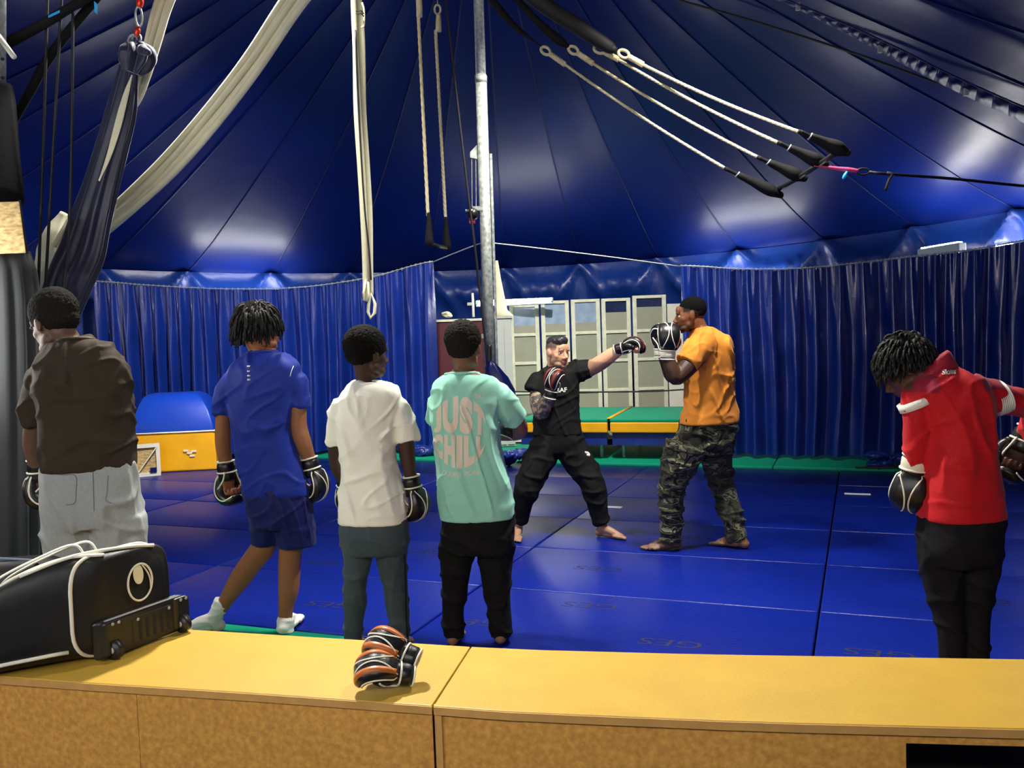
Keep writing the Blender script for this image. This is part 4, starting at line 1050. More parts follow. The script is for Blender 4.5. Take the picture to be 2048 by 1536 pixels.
def head_axes(yaw, pitch, roll):
    """yaw 0 looks away from the camera, positive turns towards the left of the picture; pitch positive looks down"""
    y = math.radians(yaw); F = V((-math.sin(y), math.cos(y), 0)); R = V((math.cos(y), math.sin(y), 0)); U = V((0, 0, 1))
    p = math.radians(pitch); F, U = F * math.cos(p) - U * math.sin(p), U * math.cos(p) + F * math.sin(p)
    r = math.radians(roll); R, U = R * math.cos(r) + U * math.sin(r), U * math.cos(r) - R * math.sin(r)
    return R, F, U
def head_blobs(m, c, ax, k, beard=0):
    R, F, U = ax; L = lambda r, f, u: c + R * (r * k) + F * (f * k) + U * (u * k)
    e = lambda p, r: m.ell(L(*p), ax, tuple(x * k for x in r), 18, 12)
    e((0, -.015, .03), (.075, .094, .088)); e((0, .030, -.03), (.064, .066, .082)); e((0, .012, -.005), (.071, .080, .07))
    e((0, .072, -.098), (.026, .024, .019)); 
    for s in (-1, 1):
        e((s * .048, .012, -.066), (.02, .034, .03)); e((s * .040, .050, -.022), (.027, .028, .028)); e((s * .03, .05, -.085), (.03, .036, .024))
        e((s * .080, -.006, -.006), (.009, .020, .031)); e((s * .086, -.014, .006), (.005, .012, .018))
        e((s * .013, .100, -.036), (.011, .012, .009)); e((s * .028, .085, .020), (.026, .013, .008))
    e((0, .080, .04), (.05, .016, .03))
    m.tube([L(0, .086, .016), L(0, .098, -.006), L(0, .116, -.030), L(0, .098, -.042)], [.008 * k, .0095 * k, .013 * k, .009 * k], 10)
    e((0, .093, -.061), (.025, .011, .0065)); e((0, .091, -.073), (.021, .011, .007))
def hair_shell(par, c, ax, k, thick, style, material, fuzz=.006, name='hair', seed=0):
    R, F, U = ax; L = lambda r, f, u: c + R * (r * k) + F * (f * k) + U * (u * k); m = MB()
    t = thick / k
    e = lambda p, r: m.ell(L(*p), ax, tuple(x * k for x in r), 26, 18)
    if style == 'crop':      # longer on top, shaved sides
        e((0, .006, .082), (.062, .080, .034 + t)); e((0, -.03, .07), (.068, .07, .046)); e((0, .052, .092), (.05, .036, .02 + t)); e((0, .07, .098), (.034, .02, .014 + t))
    elif style == 'short':
        e((0, -.022, .044), (.0750 + t, .0945 + t, .081 + t)); e((0, -.040, .012), (.068, .062 + t, .05))
    else:
        e((0, -.024, .050), (.075 + t, .091 + t, .080 + t)); e((0, -.052, .0), (.064 + t * .6, .050 + t, .060)); e((0, .03, .078), (.055 + t * .5, .045 + t * .5, .034 + t * .6))
    def f(p, n):
        q = V(((p - c).dot(R), (p - c).dot(F), (p - c).dot(U)))
        return fuzz * (noise.noise(q * 95 + V((seed, 0, 0))) + .8 * noise.noise(q * 210))
    return vox(m, name, .0042, 3, material, par, f)
def hair_locs(par, c, ax, k, n, ln, seed, thr, droop=1.0, rad=.0062, shag=1.0):
    rnd = random.Random(seed); R, F, U = ax; o = c + F * (-.015 * k) + U * (.03 * k); m = MB()
    for i in range(n):
        zf = 1 - 2 * (i + .5) / (n * 1.45)
        if zf < -.62: continue
        a = i * 2.39996; rr_ = math.sqrt(max(0, 1 - zf * zf)); d = V((rr_ * math.cos(a), rr_ * math.sin(a), zf))
        h = thr[1] + (thr[0] - thr[1]) * max(0, d.y) + (thr[2] - thr[1]) * max(0, -d.y)
        if d.z < h: continue
        w = lambda d_, s: o + R * (d_.x * .075 * k * s) + F * (d_.y * .094 * k * s) + U * (d_.z * .088 * k * s)
        p = w(d, .98); out = (w(d, 1.3) - p).normalized(); q = [p]; l = ln * rnd.uniform(.7, 1.25); st = l / 6
        dirv = (out + V((rnd.uniform(-.5, .5), rnd.uniform(-.5, .5), rnd.uniform(-.3, .3))) * shag).normalized()
        for s_ in range(6):
            dirv = (dirv + V((0, 0, -.34 * droop)) + V((rnd.uniform(-.35, .35), rnd.uniform(-.35, .35), rnd.uniform(-.2, .2))) * shag).normalized()
            nx = q[-1] + dirv * st
            v_ = nx - o; lv_ = V((v_.dot(R) / (.080 * k), v_.dot(F) / (.099 * k), v_.dot(U) / (.093 * k)))
            if lv_.length < 1.06: nx = o + (R * (lv_.x * .080 * k) + F * (lv_.y * .099 * k) + U * (lv_.z * .093 * k)) * (1.07 / max(lv_.length, .2))
            q.append(nx)
        q2, r2 = smooth_path(q, [rad * .8, rad, rad * 1.05, rad, rad, rad * .9, rad * .5], 2)
        m.tube(q2, [x * (1 + .18 * math.sin(j * 2.2)) for j, x in enumerate(r2)], 6)
    return m.build('hair_twists', 'locs', par, True)
def hand_blobs(m, w, d, n, side, sc=1.0, curl=1.0, thumb=1):
    w = V(w); d = V(d).normalized(); n = V(n); n = (n - d * n.dot(d)).normalized(); s = d.cross(n)
    if s.dot(V(side)) < 0: s = -s
    L = lambda a, b, c: w + d * (a * sc) + n * (b * sc) + s * (c * sc)
    m.ell(L(.045, 0, 0), (s, n, d), (.042 * sc, .017 * sc, .052 * sc)); m.ell(L(.01, 0, 0), (s, n, d), (.029 * sc, .02 * sc, .03 * sc))
    for i, (off, ln) in enumerate(((.031, .94), (.0105, 1.04), (-.0105, 1.0), (-.031, .82))):
        a1 = .75 * curl; a2 = a1 + 1.35 * curl; a3 = a2 + .9 * curl; p0 = L(.088, 0, off)
        f = lambda p, a, l: p + (d * math.cos(a) + n * math.sin(a)) * (l * ln * sc)
        p1 = f(p0, a1, .042); p2 = f(p1, a2, .026); p3 = f(p2, a3, .02)
        m.cap_chain([p0, p1, p2, p3], [.0098 * sc, .0095 * sc, .0088 * sc, .0075 * sc], 8, 3)
    m.cap_chain([L(.02, .008, .034), L(.05, .02, .058), L(.078, .032, .052), L(.095, .042, .036)], [.014 * sc, .0115 * sc, .0105 * sc, .0085 * sc], 8, 3)
def foot_blobs(m, ank, fd, sc=1.0, toes=True, grow=0, up=True, side=None):
    ank = V(ank); fd = V(fd); fd.z = 0; fd.normalize(); s = V((-fd.y, fd.x, 0)); g = V((ank.x, ank.y, 0))
    if side is not None and s.dot(V(side)) < 0: s = -s          # s points to the big toe
    L = lambda f, x, z: g + fd * (f * sc) + s * (x * sc) + V((0, 0, z * sc + .004))
    m.cap_chain([ank, L(-.005, 0, .06), L(-.02, 0, .035)], [.034 * sc + grow, .036 * sc + grow, .033 * sc + grow], 14, 4)
    m.cap_chain([L(0, 0, .065), L(.05, .004, .052), L(.10, .006, .034), L(.14, .004, .022)], [.034 * sc + grow, .032 * sc + grow, .027 * sc + grow, .020 * sc + grow], 14, 4)
    m.ell(L(-.03, 0, .028), (s, fd, EX[2]), (.03 * sc + grow, .034 * sc + grow, .029 * sc))
    m.ell(L(.06, -.006, .022), (s, fd, EX[2]), (.036 * sc + grow, .09 * sc, .023 * sc)); m.ell(L(.125, .004, .018), (s, fd, EX[2]), (.045 * sc + grow, .045 * sc, .019 * sc))
    if toes:
        for i, (x, l, r) in enumerate(((.032, .056, .0125), (.011, .054, .0092), (-.007, .047, .0088), (-.023, .038, .0084), (-.037, .028, .008))):
            m.cap_chain([L(.14 - .004 * i * i * .6, x, .014), L(.14 + l * .55 - .004 * i * i * .6, x * 1.04, .015), L(.14 + l - .004 * i * i * .6, x * 1.06, .010)], [r * sc, r * sc, r * .92 * sc], 8, 3)
    else: m.ell(L(.165, .004, .018), (s, fd, EX[2]), (.04 * sc + grow, .045 * sc, .018 * sc))
class Person:
    def __init__(s, label, d, foot):
        s.d = d; s.root = thing('person', label, 'person', (P(foot[0], foot[1], d).x, d, 0)); s.body = MB()
    def p(s, q): return P(q[0], q[1], s.d + (q[2] if len(q) > 2 else 0))
    def r(s, q): return q[3] / 2 * (s.d + q[2]) / FPX
    def limb(s, mb, pts, k=1.0, n=16, add=0):
        mb.cap_chain([s.p(q) for q in pts], [s.r(q) * k + add for q in pts], n, 5)
    def tubepx(s, mb, pts, k=1.0, n=20, add=0):
        q, r = smooth_path([s.p(x) for x in pts], [s.r(x) * k + add for x in pts], 5); mb.tube(q, r, n)
    def loft(s, mb, rings, yaw=0, k=1.0, ex=2.5, off=0):
        out = []; cs = []; ws = []; ds = []
        for (y, l, r, hd) in rings:
            dd = s.d + off; cs.append(P((l + r) / 2, y, dd)); ws.append((r - l) / 2 * dd / FPX); ds.append(hd)
        c2, w2 = smooth_path(cs, ws, 4); _, d2 = smooth_path(cs, ds, 4)
        ps = math.radians(yaw); X = V((math.cos(ps), math.sin(ps), 0)); Y = V((-math.sin(ps), math.cos(ps), 0))
        for c, w, h in zip(c2, w2, d2):
            a = math.sqrt(max(w * w - (h * math.sin(ps)) ** 2, (w * .5) ** 2)) / math.cos(ps)
            ring = []
            for j in range(32):
                t = 2 * math.pi * j / 32; ca, sa = math.cos(t), math.sin(t)
                ca = math.copysign(abs(ca) ** (2 / ex), ca); sa = math.copysign(abs(sa) ** (2 / ex), sa)
                ring.append(c + X * (a * ca * k) + Y * (h * sa * k))
            out.append(ring)
        mb.rings(out)
    def finish(s, colfn, vs=.006):
        s.skin = vox(s.body, 'body', vs, 3, 'skin', s.root, None, colfn)
    def bvh(s, o):
        off = parent_origin(s.root)
        return BVHTree.FromPolygons([v.co + off for v in o.data.vertices], [tuple(p.vertices) for p in o.data.polygons])
    def stroke(s, o, pts, r, material, name, sub=6, off=.0015):
        b = s.bvh(o); q = []
        pp = smooth_path([(x, y, 0) for x, y in pts], None, sub)[0]
        for p in pp:
            rr_ = ray(p.x, p.y).normalized(); h = b.ray_cast(CAM, rr_)
            if h[0]: q.append(h[0] - rr_ * off)
        if len(q) > 1: return MB().tube(q, r, 6).build(name, material, s.root, True)
    def decal(s, o, text, cx_, cy_, w, h, rot, material, name, warp=None, bold=0, shear=0, lift=.003, cuts=(26, 10)):
        me = text2d(text, 1, shear, bold); bm = bmesh.new(); bm.from_mesh(me); bpy.data.meshes.remove(me)
        xs = [v.co.x for v in bm.verts]; ys = [v.co.y for v in bm.verts]; x0, x1, y0, y1 = min(xs), max(xs), min(ys), max(ys)
        for i in range(1, cuts[0]): bmesh.ops.bisect_plane(bm, geom=bm.verts[:] + bm.edges[:] + bm.faces[:], plane_co=(x0 + (x1 - x0) * i / cuts[0], 0, 0), plane_no=(1, 0, 0))
        for i in range(1, cuts[1]): bmesh.ops.bisect_plane(bm, geom=bm.verts[:] + bm.edges[:] + bm.faces[:], plane_co=(0, y0 + (y1 - y0) * i / cuts[1], 0), plane_no=(0, 1, 0))
        b = s.bvh(o); off = parent_origin(s.root); cr_, sr_ = math.cos(math.radians(rot)), math.sin(math.radians(rot)); dead = []
        for v in bm.verts:
            u = (v.co.x - x0) / (x1 - x0); t = (v.co.y - y0) / (y1 - y0)
            if warp: X, Y = warp(u, t)
            else:
                a, c = (u - .5) * w, (.5 - t) * h; X = cx_ + a * cr_ - c * sr_; Y = cy_ + a * sr_ + c * cr_
            rr_ = ray(X, Y).normalized(); hit = b.ray_cast(CAM, rr_)
            if hit[0]: v.co = hit[0] - rr_ * lift - off
            else: dead.append(v)
        bmesh.ops.delete(bm, geom=dead, context='VERTS')
        out = bpy.data.meshes.new(name); bm.to_mesh(out); bm.free(); out.materials.append(MATS[material])
        ob = bpy.data.objects.new(name, out); COL.objects.link(ob); ob.parent = s.root; return ob
    def head(s, px, off, yaw, pitch, roll, k, neck, nw, neck_top=(0, -.028, -.075)):
        s.hc = P(px[0], px[1], s.d + off); s.ax = head_axes(yaw, pitch, roll); s.k = k
        head_blobs(s.body, s.hc, s.ax, k); R, F, U = s.ax
        nt_ = s.hc + R * neck_top[0] * k + F * neck_top[1] * k + U * neck_top[2] * k
        nb_ = s.p(neck); s.body.cap_chain([nb_ - V((0, 0, .04)), nb_.lerp(nt_, .5), nt_ + U * .03], [nw * 1.15, nw, nw * 1.02], 16, 5)
    def eyes(s):
        R, F, U = s.ax
        for sg in (-1, 1):
            c = s.hc + (R * sg * .031 + F * .0755 + U * .001) * s.k
            e = MB().ell(c, s.ax, (.0125, .0125, .0105), 14, 10).build('eye', 'eye_white', s.root, True)
            MB().ell(c + F * .0085 + R * .003, s.ax, (.0062, .005, .0062), 12, 8).build('iris', 'iris', e, True)
    def hl(s, v):
        q = v - s.hc; R, F, U = s.ax; return q.dot(R) / s.k, q.dot(F) / s.k, q.dot(U) / s.k
    def collar(s, ring, yaw, r, material, name='collar', off=0, k=1.02):
        y, l, rr_, hd = ring; c = P((l + rr_) / 2, y, s.d + off); w = (rr_ - l) / 2 * s.d / FPX; ps = math.radians(yaw)
        X = V((math.cos(ps), math.sin(ps), 0)); Y = V((-math.sin(ps), math.cos(ps), 0))
        MB().tube([c + X * math.cos(a) * w * k + Y * math.sin(a) * hd * k + V((0, 0, -.012 - .008 * math.sin(a))) for a in [i * math.pi / 16 for i in range(32)]], r, 8, closed=True).build(name, material, s.root, True)
def skincol(base, per, lips=None, brow=(.01, .008, .006), stub=None, extra=None):
    lips = lips or tuple(x * f for x, f in zip(base, (.85, .55, .55)))
    def f(p, n):
        r, u_, z = per.hl(p); c = base
        if u_ > .06 and abs(r) < .026 and -.082 < z < -.053 and u_ > .082: c = lips
        if u_ > .07 and .010 < abs(r) < .052 and .016 < z - abs(abs(r) - .03) * .12 < .027: c = tuple(.25 * x + .75 * y for x, y in zip(c, brow))
        if stub:
            c = stub(r, u_, z, c)
        if extra: c = extra(p, n, c)
        if p.z < .05: c = tuple(min(1, x * .5 + y) for x, y in zip(c, (.16, .09, .06)))
        return c
    return f

# ---- man in the brown shirt
p1 = Person('person in a dark brown shirt and grey sweatpants looking down', 3.9, (190, 1425))
S1 = srgb(104, 78, 62)
R1 = [(674, 122, 182, .07), (690, 100, 214, .10), (712, 80, 238, .12), (750, 74, 250, .14), (800, 80, 258, .145), (860, 86, 263, .145), (905, 88, 266, .145), (938, 90, 268, .14)]
p1.head((108, 648), .05, 62, 22, 0, 1.04, (146, 692, .09), .055)
p1.loft(p1.body, R1, 8, .86); p1.loft(p1.body, [(930, 92, 266, .12), (980, 92, 268, .13), (1040, 94, 272, .12)], 0, .86)
LA = [(98, 745, 0, 40), (76, 800, .02, 44), (68, 855, .05, 40), (66, 893, .08, 37), (76, 945, .14, 27)]
p1.limb(p1.body, LA); RA = [(228, 745, 0, 40), (242, 800, .06, 44), (238, 860, .14, 40), (205, 900, .24, 34), (160, 930, .34, 27)]
p1.limb(p1.body, RA)
w1 = p1.p((76, 945, .14)); hand_blobs(p1.body, w1, V((.02, .05, -1)), V((1, .2, 0)), V((0, 1, 0)), 1.0)
w1r = p1.p((160, 930, .34)); hand_blobs(p1.body, w1r, V((-.6, .3, -.6)), V((-.3, -.9, 0)), V((0, 0, 1)), 1.0)
LL1 = [(140, 1035, 0, 112), (142, 1080, 0, 112), (150, 1160, 0, 104), (156, 1250, 0, 92), (158, 1320, 0, 80), (160, 1380, 0, 66)]
LR1 = [(234, 1035, 0, 108), (239, 1075, 0, 104), (246, 1150, 0, 100), (248, 1250, 0, 92), (250, 1320, 0, 80), (252, 1380, 0, 66)]
for L in (LL1, LR1): p1.limb(p1.body, L, .72)
for x in (160, 252): foot_blobs(p1.body, p1.p((x, 1385, 0)), V((-.1, 1, 0)), 1.05)
p1.finish(skincol(S1, p1))
m = MB(); p1.loft(m, R1, 8); p1.tubepx(m, [(112, 732, 0, 46), (92, 752, 0, 68), (74, 795, .02, 68), (70, 846, .04, 58)]); p1.tubepx(m, [(212, 730, 0, 46), (234, 752, .02, 62), (238, 800, .08, 56), (236, 846, .13, 52)])
tee1 = vox(m, 'shirt', .0075, 12, 'tee_brown', p1.root, wr_tee(.008, 1, zh=p1.p((180, 938)).z))
p1.collar((675, 120, 184, .072), 8, .007, 'tee_brown')
m = MB(); p1.loft(m, [(926, 93, 266, .13), (950, 90, 271, .142), (990, 87, 275, .145), (1030, 86, 281, .14), (1050, 90, 284, .13)], 0)
for L in (LL1, LR1): p1.tubepx(m, L)
m.ell(p1.p((268, 1082, -.03)), EX, (.04, .06, .035))
tr1 = vox(m, 'sweatpants', .009, 4, 'sweat_grey', p1.root, wr_leg(.008, 3, 9))
for pts in ([(100, 946), (125, 950), (151, 952), (152, 985), (149, 1006), (132, 1010)], [(186, 942), (187, 980), (188, 1022)], [(216, 950), (214, 985), (212, 1000), (222, 1006)]):
    p1.stroke(tr1, pts, .0022, 'seam_dark', 'seam', off=.0005)
glove_parts(p1.root, w1, V((.02, .05, -1)), V((1, .2, 0)), V((0, 1, 0)), .95)
glove_parts(p1.root, w1r, V((-.6, .3, -.6)), V((-.3, -.9, 0)), V((0, 0, 1)), .95)
hair_shell(p1.root, p1.hc, p1.ax, p1.k, .020, 'afro', 'hair_brown', .0035, seed=1)

# ---- boy in blue
p2 = Person('person in a blue sports shirt and shorts with black twisted hair', 4.78, (560, 1275))
S2_ = srgb(150, 98, 66)
R2 = [(700, 497, 553, .06), (712, 480, 575, .085), (728, 459, 596, .105), (752, 452, 600, .12), (800, 456, 592, .125), (860, 464, 586, .12), (920, 474, 602, .12), (975, 484, 620, .125), (992, 487, 623, .12)]
p2.head((518, 655), .0, -58, 2, 0, 1.02, (524, 708, .03), .054)
p2.loft(p2.body, R2, -4, .86)
p2.limb(p2.body, [(472, 755, 0, 34), (450, 800, 0, 33), (446, 840, 0, 30), (446, 885, .02, 31), (450, 915, .04, 28), (454, 945, .05, 22)])
p2.limb(p2.body, [(580, 752, 0, 34), (594, 800, 0, 36), (597, 850, 0, 34), (606, 885, .0, 34), (616, 912, .02, 28), (624, 938, .03, 22)])
wl = p2.p((454, 945, .05)); dl = p2.p((462, 1010, .05)) - wl; hand_blobs(p2.body, wl, dl, V((.75, -.7, 0)), V((.8, .6, 0)), 1.0)
wr = p2.p((624, 938, .03)); dr_ = p2.p((640, 1000, .03)) - wr; hand_blobs(p2.body, wr, dr_, V((-1, .3, 0)), V((0, 1, 0)), 1.0)
LL2 = [(532, 1000, 0, 50), (530, 1050, .0, 46), (528, 1090, .02, 50), (506, 1122, .02, 46), (482, 1155, .03, 44), (460, 1188, .04, 34), (440, 1222, .05, 25), (425, 1246, .05, 25)]
LR2 = [(585, 1000, 0, 52), (586, 1050, 0, 50), (581, 1100, 0, 48), (579, 1140, 0, 45), (577, 1180, 0, 42), (572, 1215, 0, 31), (570, 1250, 0, 27)]
for L in (LL2, LR2): p2.limb(p2.body, L)
foot_blobs(p2.body, p2.p((425, 1240, .05)), V((-1, -.15, 0)), 1.0); foot_blobs(p2.body, p2.p((570, 1245, 0)), V((.15, 1, 0)), 1.0)
p2.finish(skincol(S2_, p2))
m = MB(); p2.loft(m, R2, -4); p2.tubepx(m, [(482, 748, 0, 40), (462, 768, 0, 50), (447, 800, 0, 46), (444, 830, 0, 40)]); p2.tubepx(m, [(568, 746, 0, 40), (588, 766, 0, 50), (596, 790, 0, 46), (597, 814, 0, 46)])
tee2 = vox(m, 'shirt', .008, 12, 'tee_blue', p2.root, wr_tee(.006, 5, zh=p2.p((550, 992)).z))
p2.collar((701, 494, 556, .062), -4, .006, 'tee_blue')
m = MB(); p2.loft(m, [(970, 486, 618, .115), (1000, 490, 624, .125), (1030, 496, 628, .125), (1050, 500, 629, .12)], 0)
p2.tubepx(m, [(530, 1030, 0, 66), (529, 1060, 0, 58), (529, 1087, .01, 54)]); p2.tubepx(m, [(588, 1030, 0, 80), (591, 1060, 0, 82), (593, 1091, 0, 80)])
vox(m, 'shorts', .008, 4, 'short_blue', p2.root, wr_tee(.007, 8, 3, 12, zh=p2.p((560, 1090)).z))
for i, yy in enumerate((731, 741, 750, 758)): p2.stroke(tee2, [(497 + .2 * i, yy), (497 + .2 * i, yy + 3)], .0085, 'print_white', 'back_print', 2, .001)
p2.stroke(tee2, [(587, 732), (582, 745), (580, 753)], .002, 'print_white', 'shoulder_piping')
m = MB(); foot_blobs(m, p2.p((425, 1240, .05)), V((-1, -.15, 0)), 1.0, False, .005); p2.tubepx(m, [(446, 1202, .05, 34), (434, 1225, .05, 31), (424, 1246, .05, 34)]); vox(m, 'sock', .006, 3, 'sock', p2.root, wr_leg(.0025, 2, 30))
m = MB(); foot_blobs(m, p2.p((570, 1245, 0)), V((.15, 1, 0)), 1.0, False, .005); p2.tubepx(m, [(572, 1236, 0, 36), (571, 1250, 0, 33), (570, 1262, 0, 36)]); vox(m, 'sock', .006, 3, 'sock', p2.root, wr_leg(.0025, 2, 30))
glove_parts(p2.root, wl, dl, V((.75, -.7, 0)), V((.8, .6, 0)), .98)
glove_parts(p2.root, wr, dr_, V((-1, .3, 0)), V((0, 1, 0)), .98)
hair_shell(p2.root, p2.hc, p2.ax, p2.k, .010, 'afro', 'hair_black', .004, seed=2)
hair_locs(p2.root, p2.hc, p2.ax, p2.k, 460, .10, 4, (.25, -.5, -1.2), droop=2.0, shag=.62, rad=.0066)

# ---- boy in white
p3 = Person('person in a plain white shirt and dark grey track trousers', 4.4, (750, 1318))
S3_ = srgb(66, 44, 36)
R3 = [(763, 707, 760, .058), (773, 692, 786, .085), (790, 678, 804, .10), (830, 674, 798, .115), (880, 677, 791, .12), (935, 684, 797, .12), (990, 679, 812, .125), (1045, 675, 820, .125)]
p3.head((736, 709), 0, -48, 4, 0, .96, (734, 762, .03), .048)
p3.loft(p3.body, R3, -8, .86)
p3.limb(p3.body, [(692, 805, 0, 30), (672, 850, .02, 28), (669, 890, .05, 28), (674, 935, .12, 26), (690, 970, .2, 20)])
p3.limb(p3.body, [(786, 808, 0, 34), (806, 850, 0, 36), (813, 895, 0, 34), (817, 930, .0, 30), (826, 975, .0, 22)])
w3 = p3.p((826, 975, 0)); d3 = p3.p((838, 1050, 0)) - w3; hand_blobs(p3.body, w3, d3, V((-.9, .5, 0)), V((.3, 1, 0)), .95)
w3l = p3.p((690, 970, .2)); hand_blobs(p3.body, w3l, V((.1, .2, -1)), V((1, .2, 0)), V((0, 1, 0)), .95)
LL3 = [(714, 1085, 0, 66), (714, 1120, 0, 57), (711, 1160, 0, 50), (709, 1200, 0, 46), (707, 1250, 0, 41), (706, 1292, 0, 38)]
LR3 = [(785, 1085, 0, 68), (785, 1120, 0, 61), (790, 1160, 0, 54), (794, 1200, 0, 49), (799, 1250, 0, 42), (801, 1292, 0, 38)]
for L in (LL3, LR3): p3.limb(p3.body, L, .78)
for x in (706, 801): foot_blobs(p3.body, p3.p((x, 1290, 0)), V((.1, 1, 0)), .98)
p3.finish(skincol(S3_, p3))
m = MB(); p3.loft(m, R3, -8); p3.tubepx(m, [(704, 800, 0, 36), (682, 818, 0, 42), (668, 855, .01, 36), (665, 891, .03, 30)]); p3.tubepx(m, [(770, 796, 0, 40), (792, 816, 0, 50), (809, 850, 0, 52), (816, 884, 0, 48)])
vox(m, 'shirt', .0075, 12, 'tee_white', p3.root, wr_tee(.007, 9, zh=p3.p((750, 1045)).z))
p3.collar((764, 705, 762, .06), -8, .006, 'tee_white')
m = MB(); p3.loft(m, [(1035, 680, 818, .115), (1060, 681, 820, .125), (1090, 684, 819, .12), (1104, 688, 816, .11)], -5)
for L in (LL3, LR3): p3.tubepx(m, L)
tr3 = vox(m, 'track_trousers', .008, 4, 'track_grey', p3.root, wr_leg(.006, 7, 10))
p3.stroke(tr3, [(809, 1110), (811, 1170), (812, 1230), (815, 1275)], .003, 'black_jog', 'side_stripe')
glove_parts(p3.root, w3, d3, V((-.9, .5, 0)), V((.3, 1, 0)), .92)
glove_parts(p3.root, w3l, V((.1, .2, -1)), V((1, .2, 0)), V((0, 1, 0)), .92)
hair_shell(p3.root, p3.hc, p3.ax, p3.k, .022, 'afro', 'hair_black', .0035, seed=3)

# ---- boy in mint
p4 = Person('person in a mint green shirt with a round beige slogan print', 4.5, (955, 1298))
S4_ = srgb(122, 88, 66)
R4 = [(742, 895, 953, .062), (752, 880, 978, .09), (767, 866, 1000, .11), (800, 861, 1000, .125), (842, 862, 996, .13), (905, 868, 1003, .13), (962, 873, 1018, .135), (1010, 877, 1029, .135), (1036, 880, 1031, .13)]
p4.head((928, 697), 0, -14, 6, 0, .97, (926, 742, .03), .050)
p4.loft(p4.body, R4, 0, .86)
p4.limb(p4.body, [(884, 800, 0, 34), (874, 830, .08, 32), (890, 868, .2, 30), (950, 858, .3, 26), (990, 852, .28, 22)])
p4.limb(p4.body, [(984, 798, 0, 36), (1018, 822, .05, 40), (1040, 854, .12, 32), (1032, 866, .18, 30), (990, 868, .26, 26), (950, 860, .3, 22)])
w4 = p4.p((985, 853, .24)); hand_blobs(p4.body, w4, V((1, -.5, -.05)), V((0, .6, -.5)), V((0, 0, 1)), .95)
w4r = p4.p((950, 860, .3)); hand_blobs(p4.body, w4r, V((-1, .1, 0)), V((0, -.9, .2)), V((0, 0, 1)), .95)
LL4 = [(914, 1085, 0, 74), (914, 1110, 0, 70), (911, 1160, 0, 58), (906, 1215, 0, 48), (907, 1250, 0, 46), (908, 1274, 0, 42)]
LR4 = [(992, 1085, 0, 74), (992, 1110, 0, 70), (993, 1160, 0, 60), (998, 1215, 0, 51), (1001, 1250, 0, 51), (1002, 1274, 0, 44)]
for L in (LL4, LR4): p4.limb(p4.body, L[:-1] + [(L[-1][0], 1262, 0, 40)], .74)
for x in (907, 1002): foot_blobs(p4.body, p4.p((x, 1262, 0)), V((.1, 1, 0)), .98)
p4.finish(skincol(S4_, p4))
m = MB(); p4.loft(m, R4, 0); p4.tubepx(m, [(896, 792, 0, 40), (878, 806, .02, 42), (870, 840, .1, 38)]); p4.tubepx(m, [(975, 785, 0, 56), (998, 797, .02, 62), (1018, 820, .05, 58), (1033, 840, .09, 50)])
tee4 = vox(m, 'shirt', .0072, 11, 'tee_mint', p4.root, wr_tee(.006, 12, zh=p4.p((955, 1036)).z))
p4.collar((743, 891, 957, .064), 0, .007, 'tee_mint')
m = MB(); p4.loft(m, [(1028, 882, 1029, .12), (1060, 880, 1030, .13), (1090, 879, 1028, .125), (1102, 882, 1026, .115)], 0)
for L in (LL4, LR4): p4.tubepx(m, L)
vox(m, 'joggers', .008, 4, 'black_jog', p4.root, wr_leg(.007, 17, 15))
def envelope(top, u0, u1):
    def f(u, t):
        U_ = u0 + (u1 - u0) * u; X = 866 + 106 * U_; e = max(-.985, min(.985, (X - 919) / 54.5)); q = math.sqrt(1 - e * e)
        mid = 869 + 3 * e; up_ = 869 - 77 * q ** .8; lo = 869 + 68 * q
        if top: return X, up_ + (mid - 1.5 - up_) * (1 - t)
        return X, mid + 1.5 + (lo - mid - 1.5) * (1 - t)
    return f
for wd_, top_, cuts_ in (('JUST', True, (0, .17, .49, .76, 1)), ('CHILL', False, (0, .2, .43, .57, .80, 1))):
    for ch, a_, b_ in zip(wd_, cuts_, cuts_[1:]):
        p4.decal(tee4, ch, 0, 0, 0, 0, 0, 'print_beige', 'slogan_letter', envelope(top_, a_ + .012, b_ - .012), bold=.075, cuts=(12, 14))
p4.decal(tee4, '24.7', 960, 792, 22, 8, 4, 'print_beige', 'shoulder_print', bold=.02, cuts=(10, 4))
p4.decal(tee4, 'CALIFORNIA', 904, 948, 38, 10, 8, 'print_white', 'lower_print', bold=.02, cuts=(14, 4))
p4.decal(tee4, 'BON', 943, 946, 28, 9, -3, 'print_beige', 'lower_print', bold=.01, cuts=(10, 4))
glove_parts(p4.root, w4, V((1, -.5, -.05)), V((0, .6, -.5)), V((0, 0, 1)), .85)
glove_parts(p4.root, w4r, V((-1, .1, 0)), V((0, -.9, .2)), V((0, 0, 1)), .85)
hair_shell(p4.root, p4.hc, p4.ax, p4.k, .018, 'afro', 'hair_brown', .0045, seed=4)

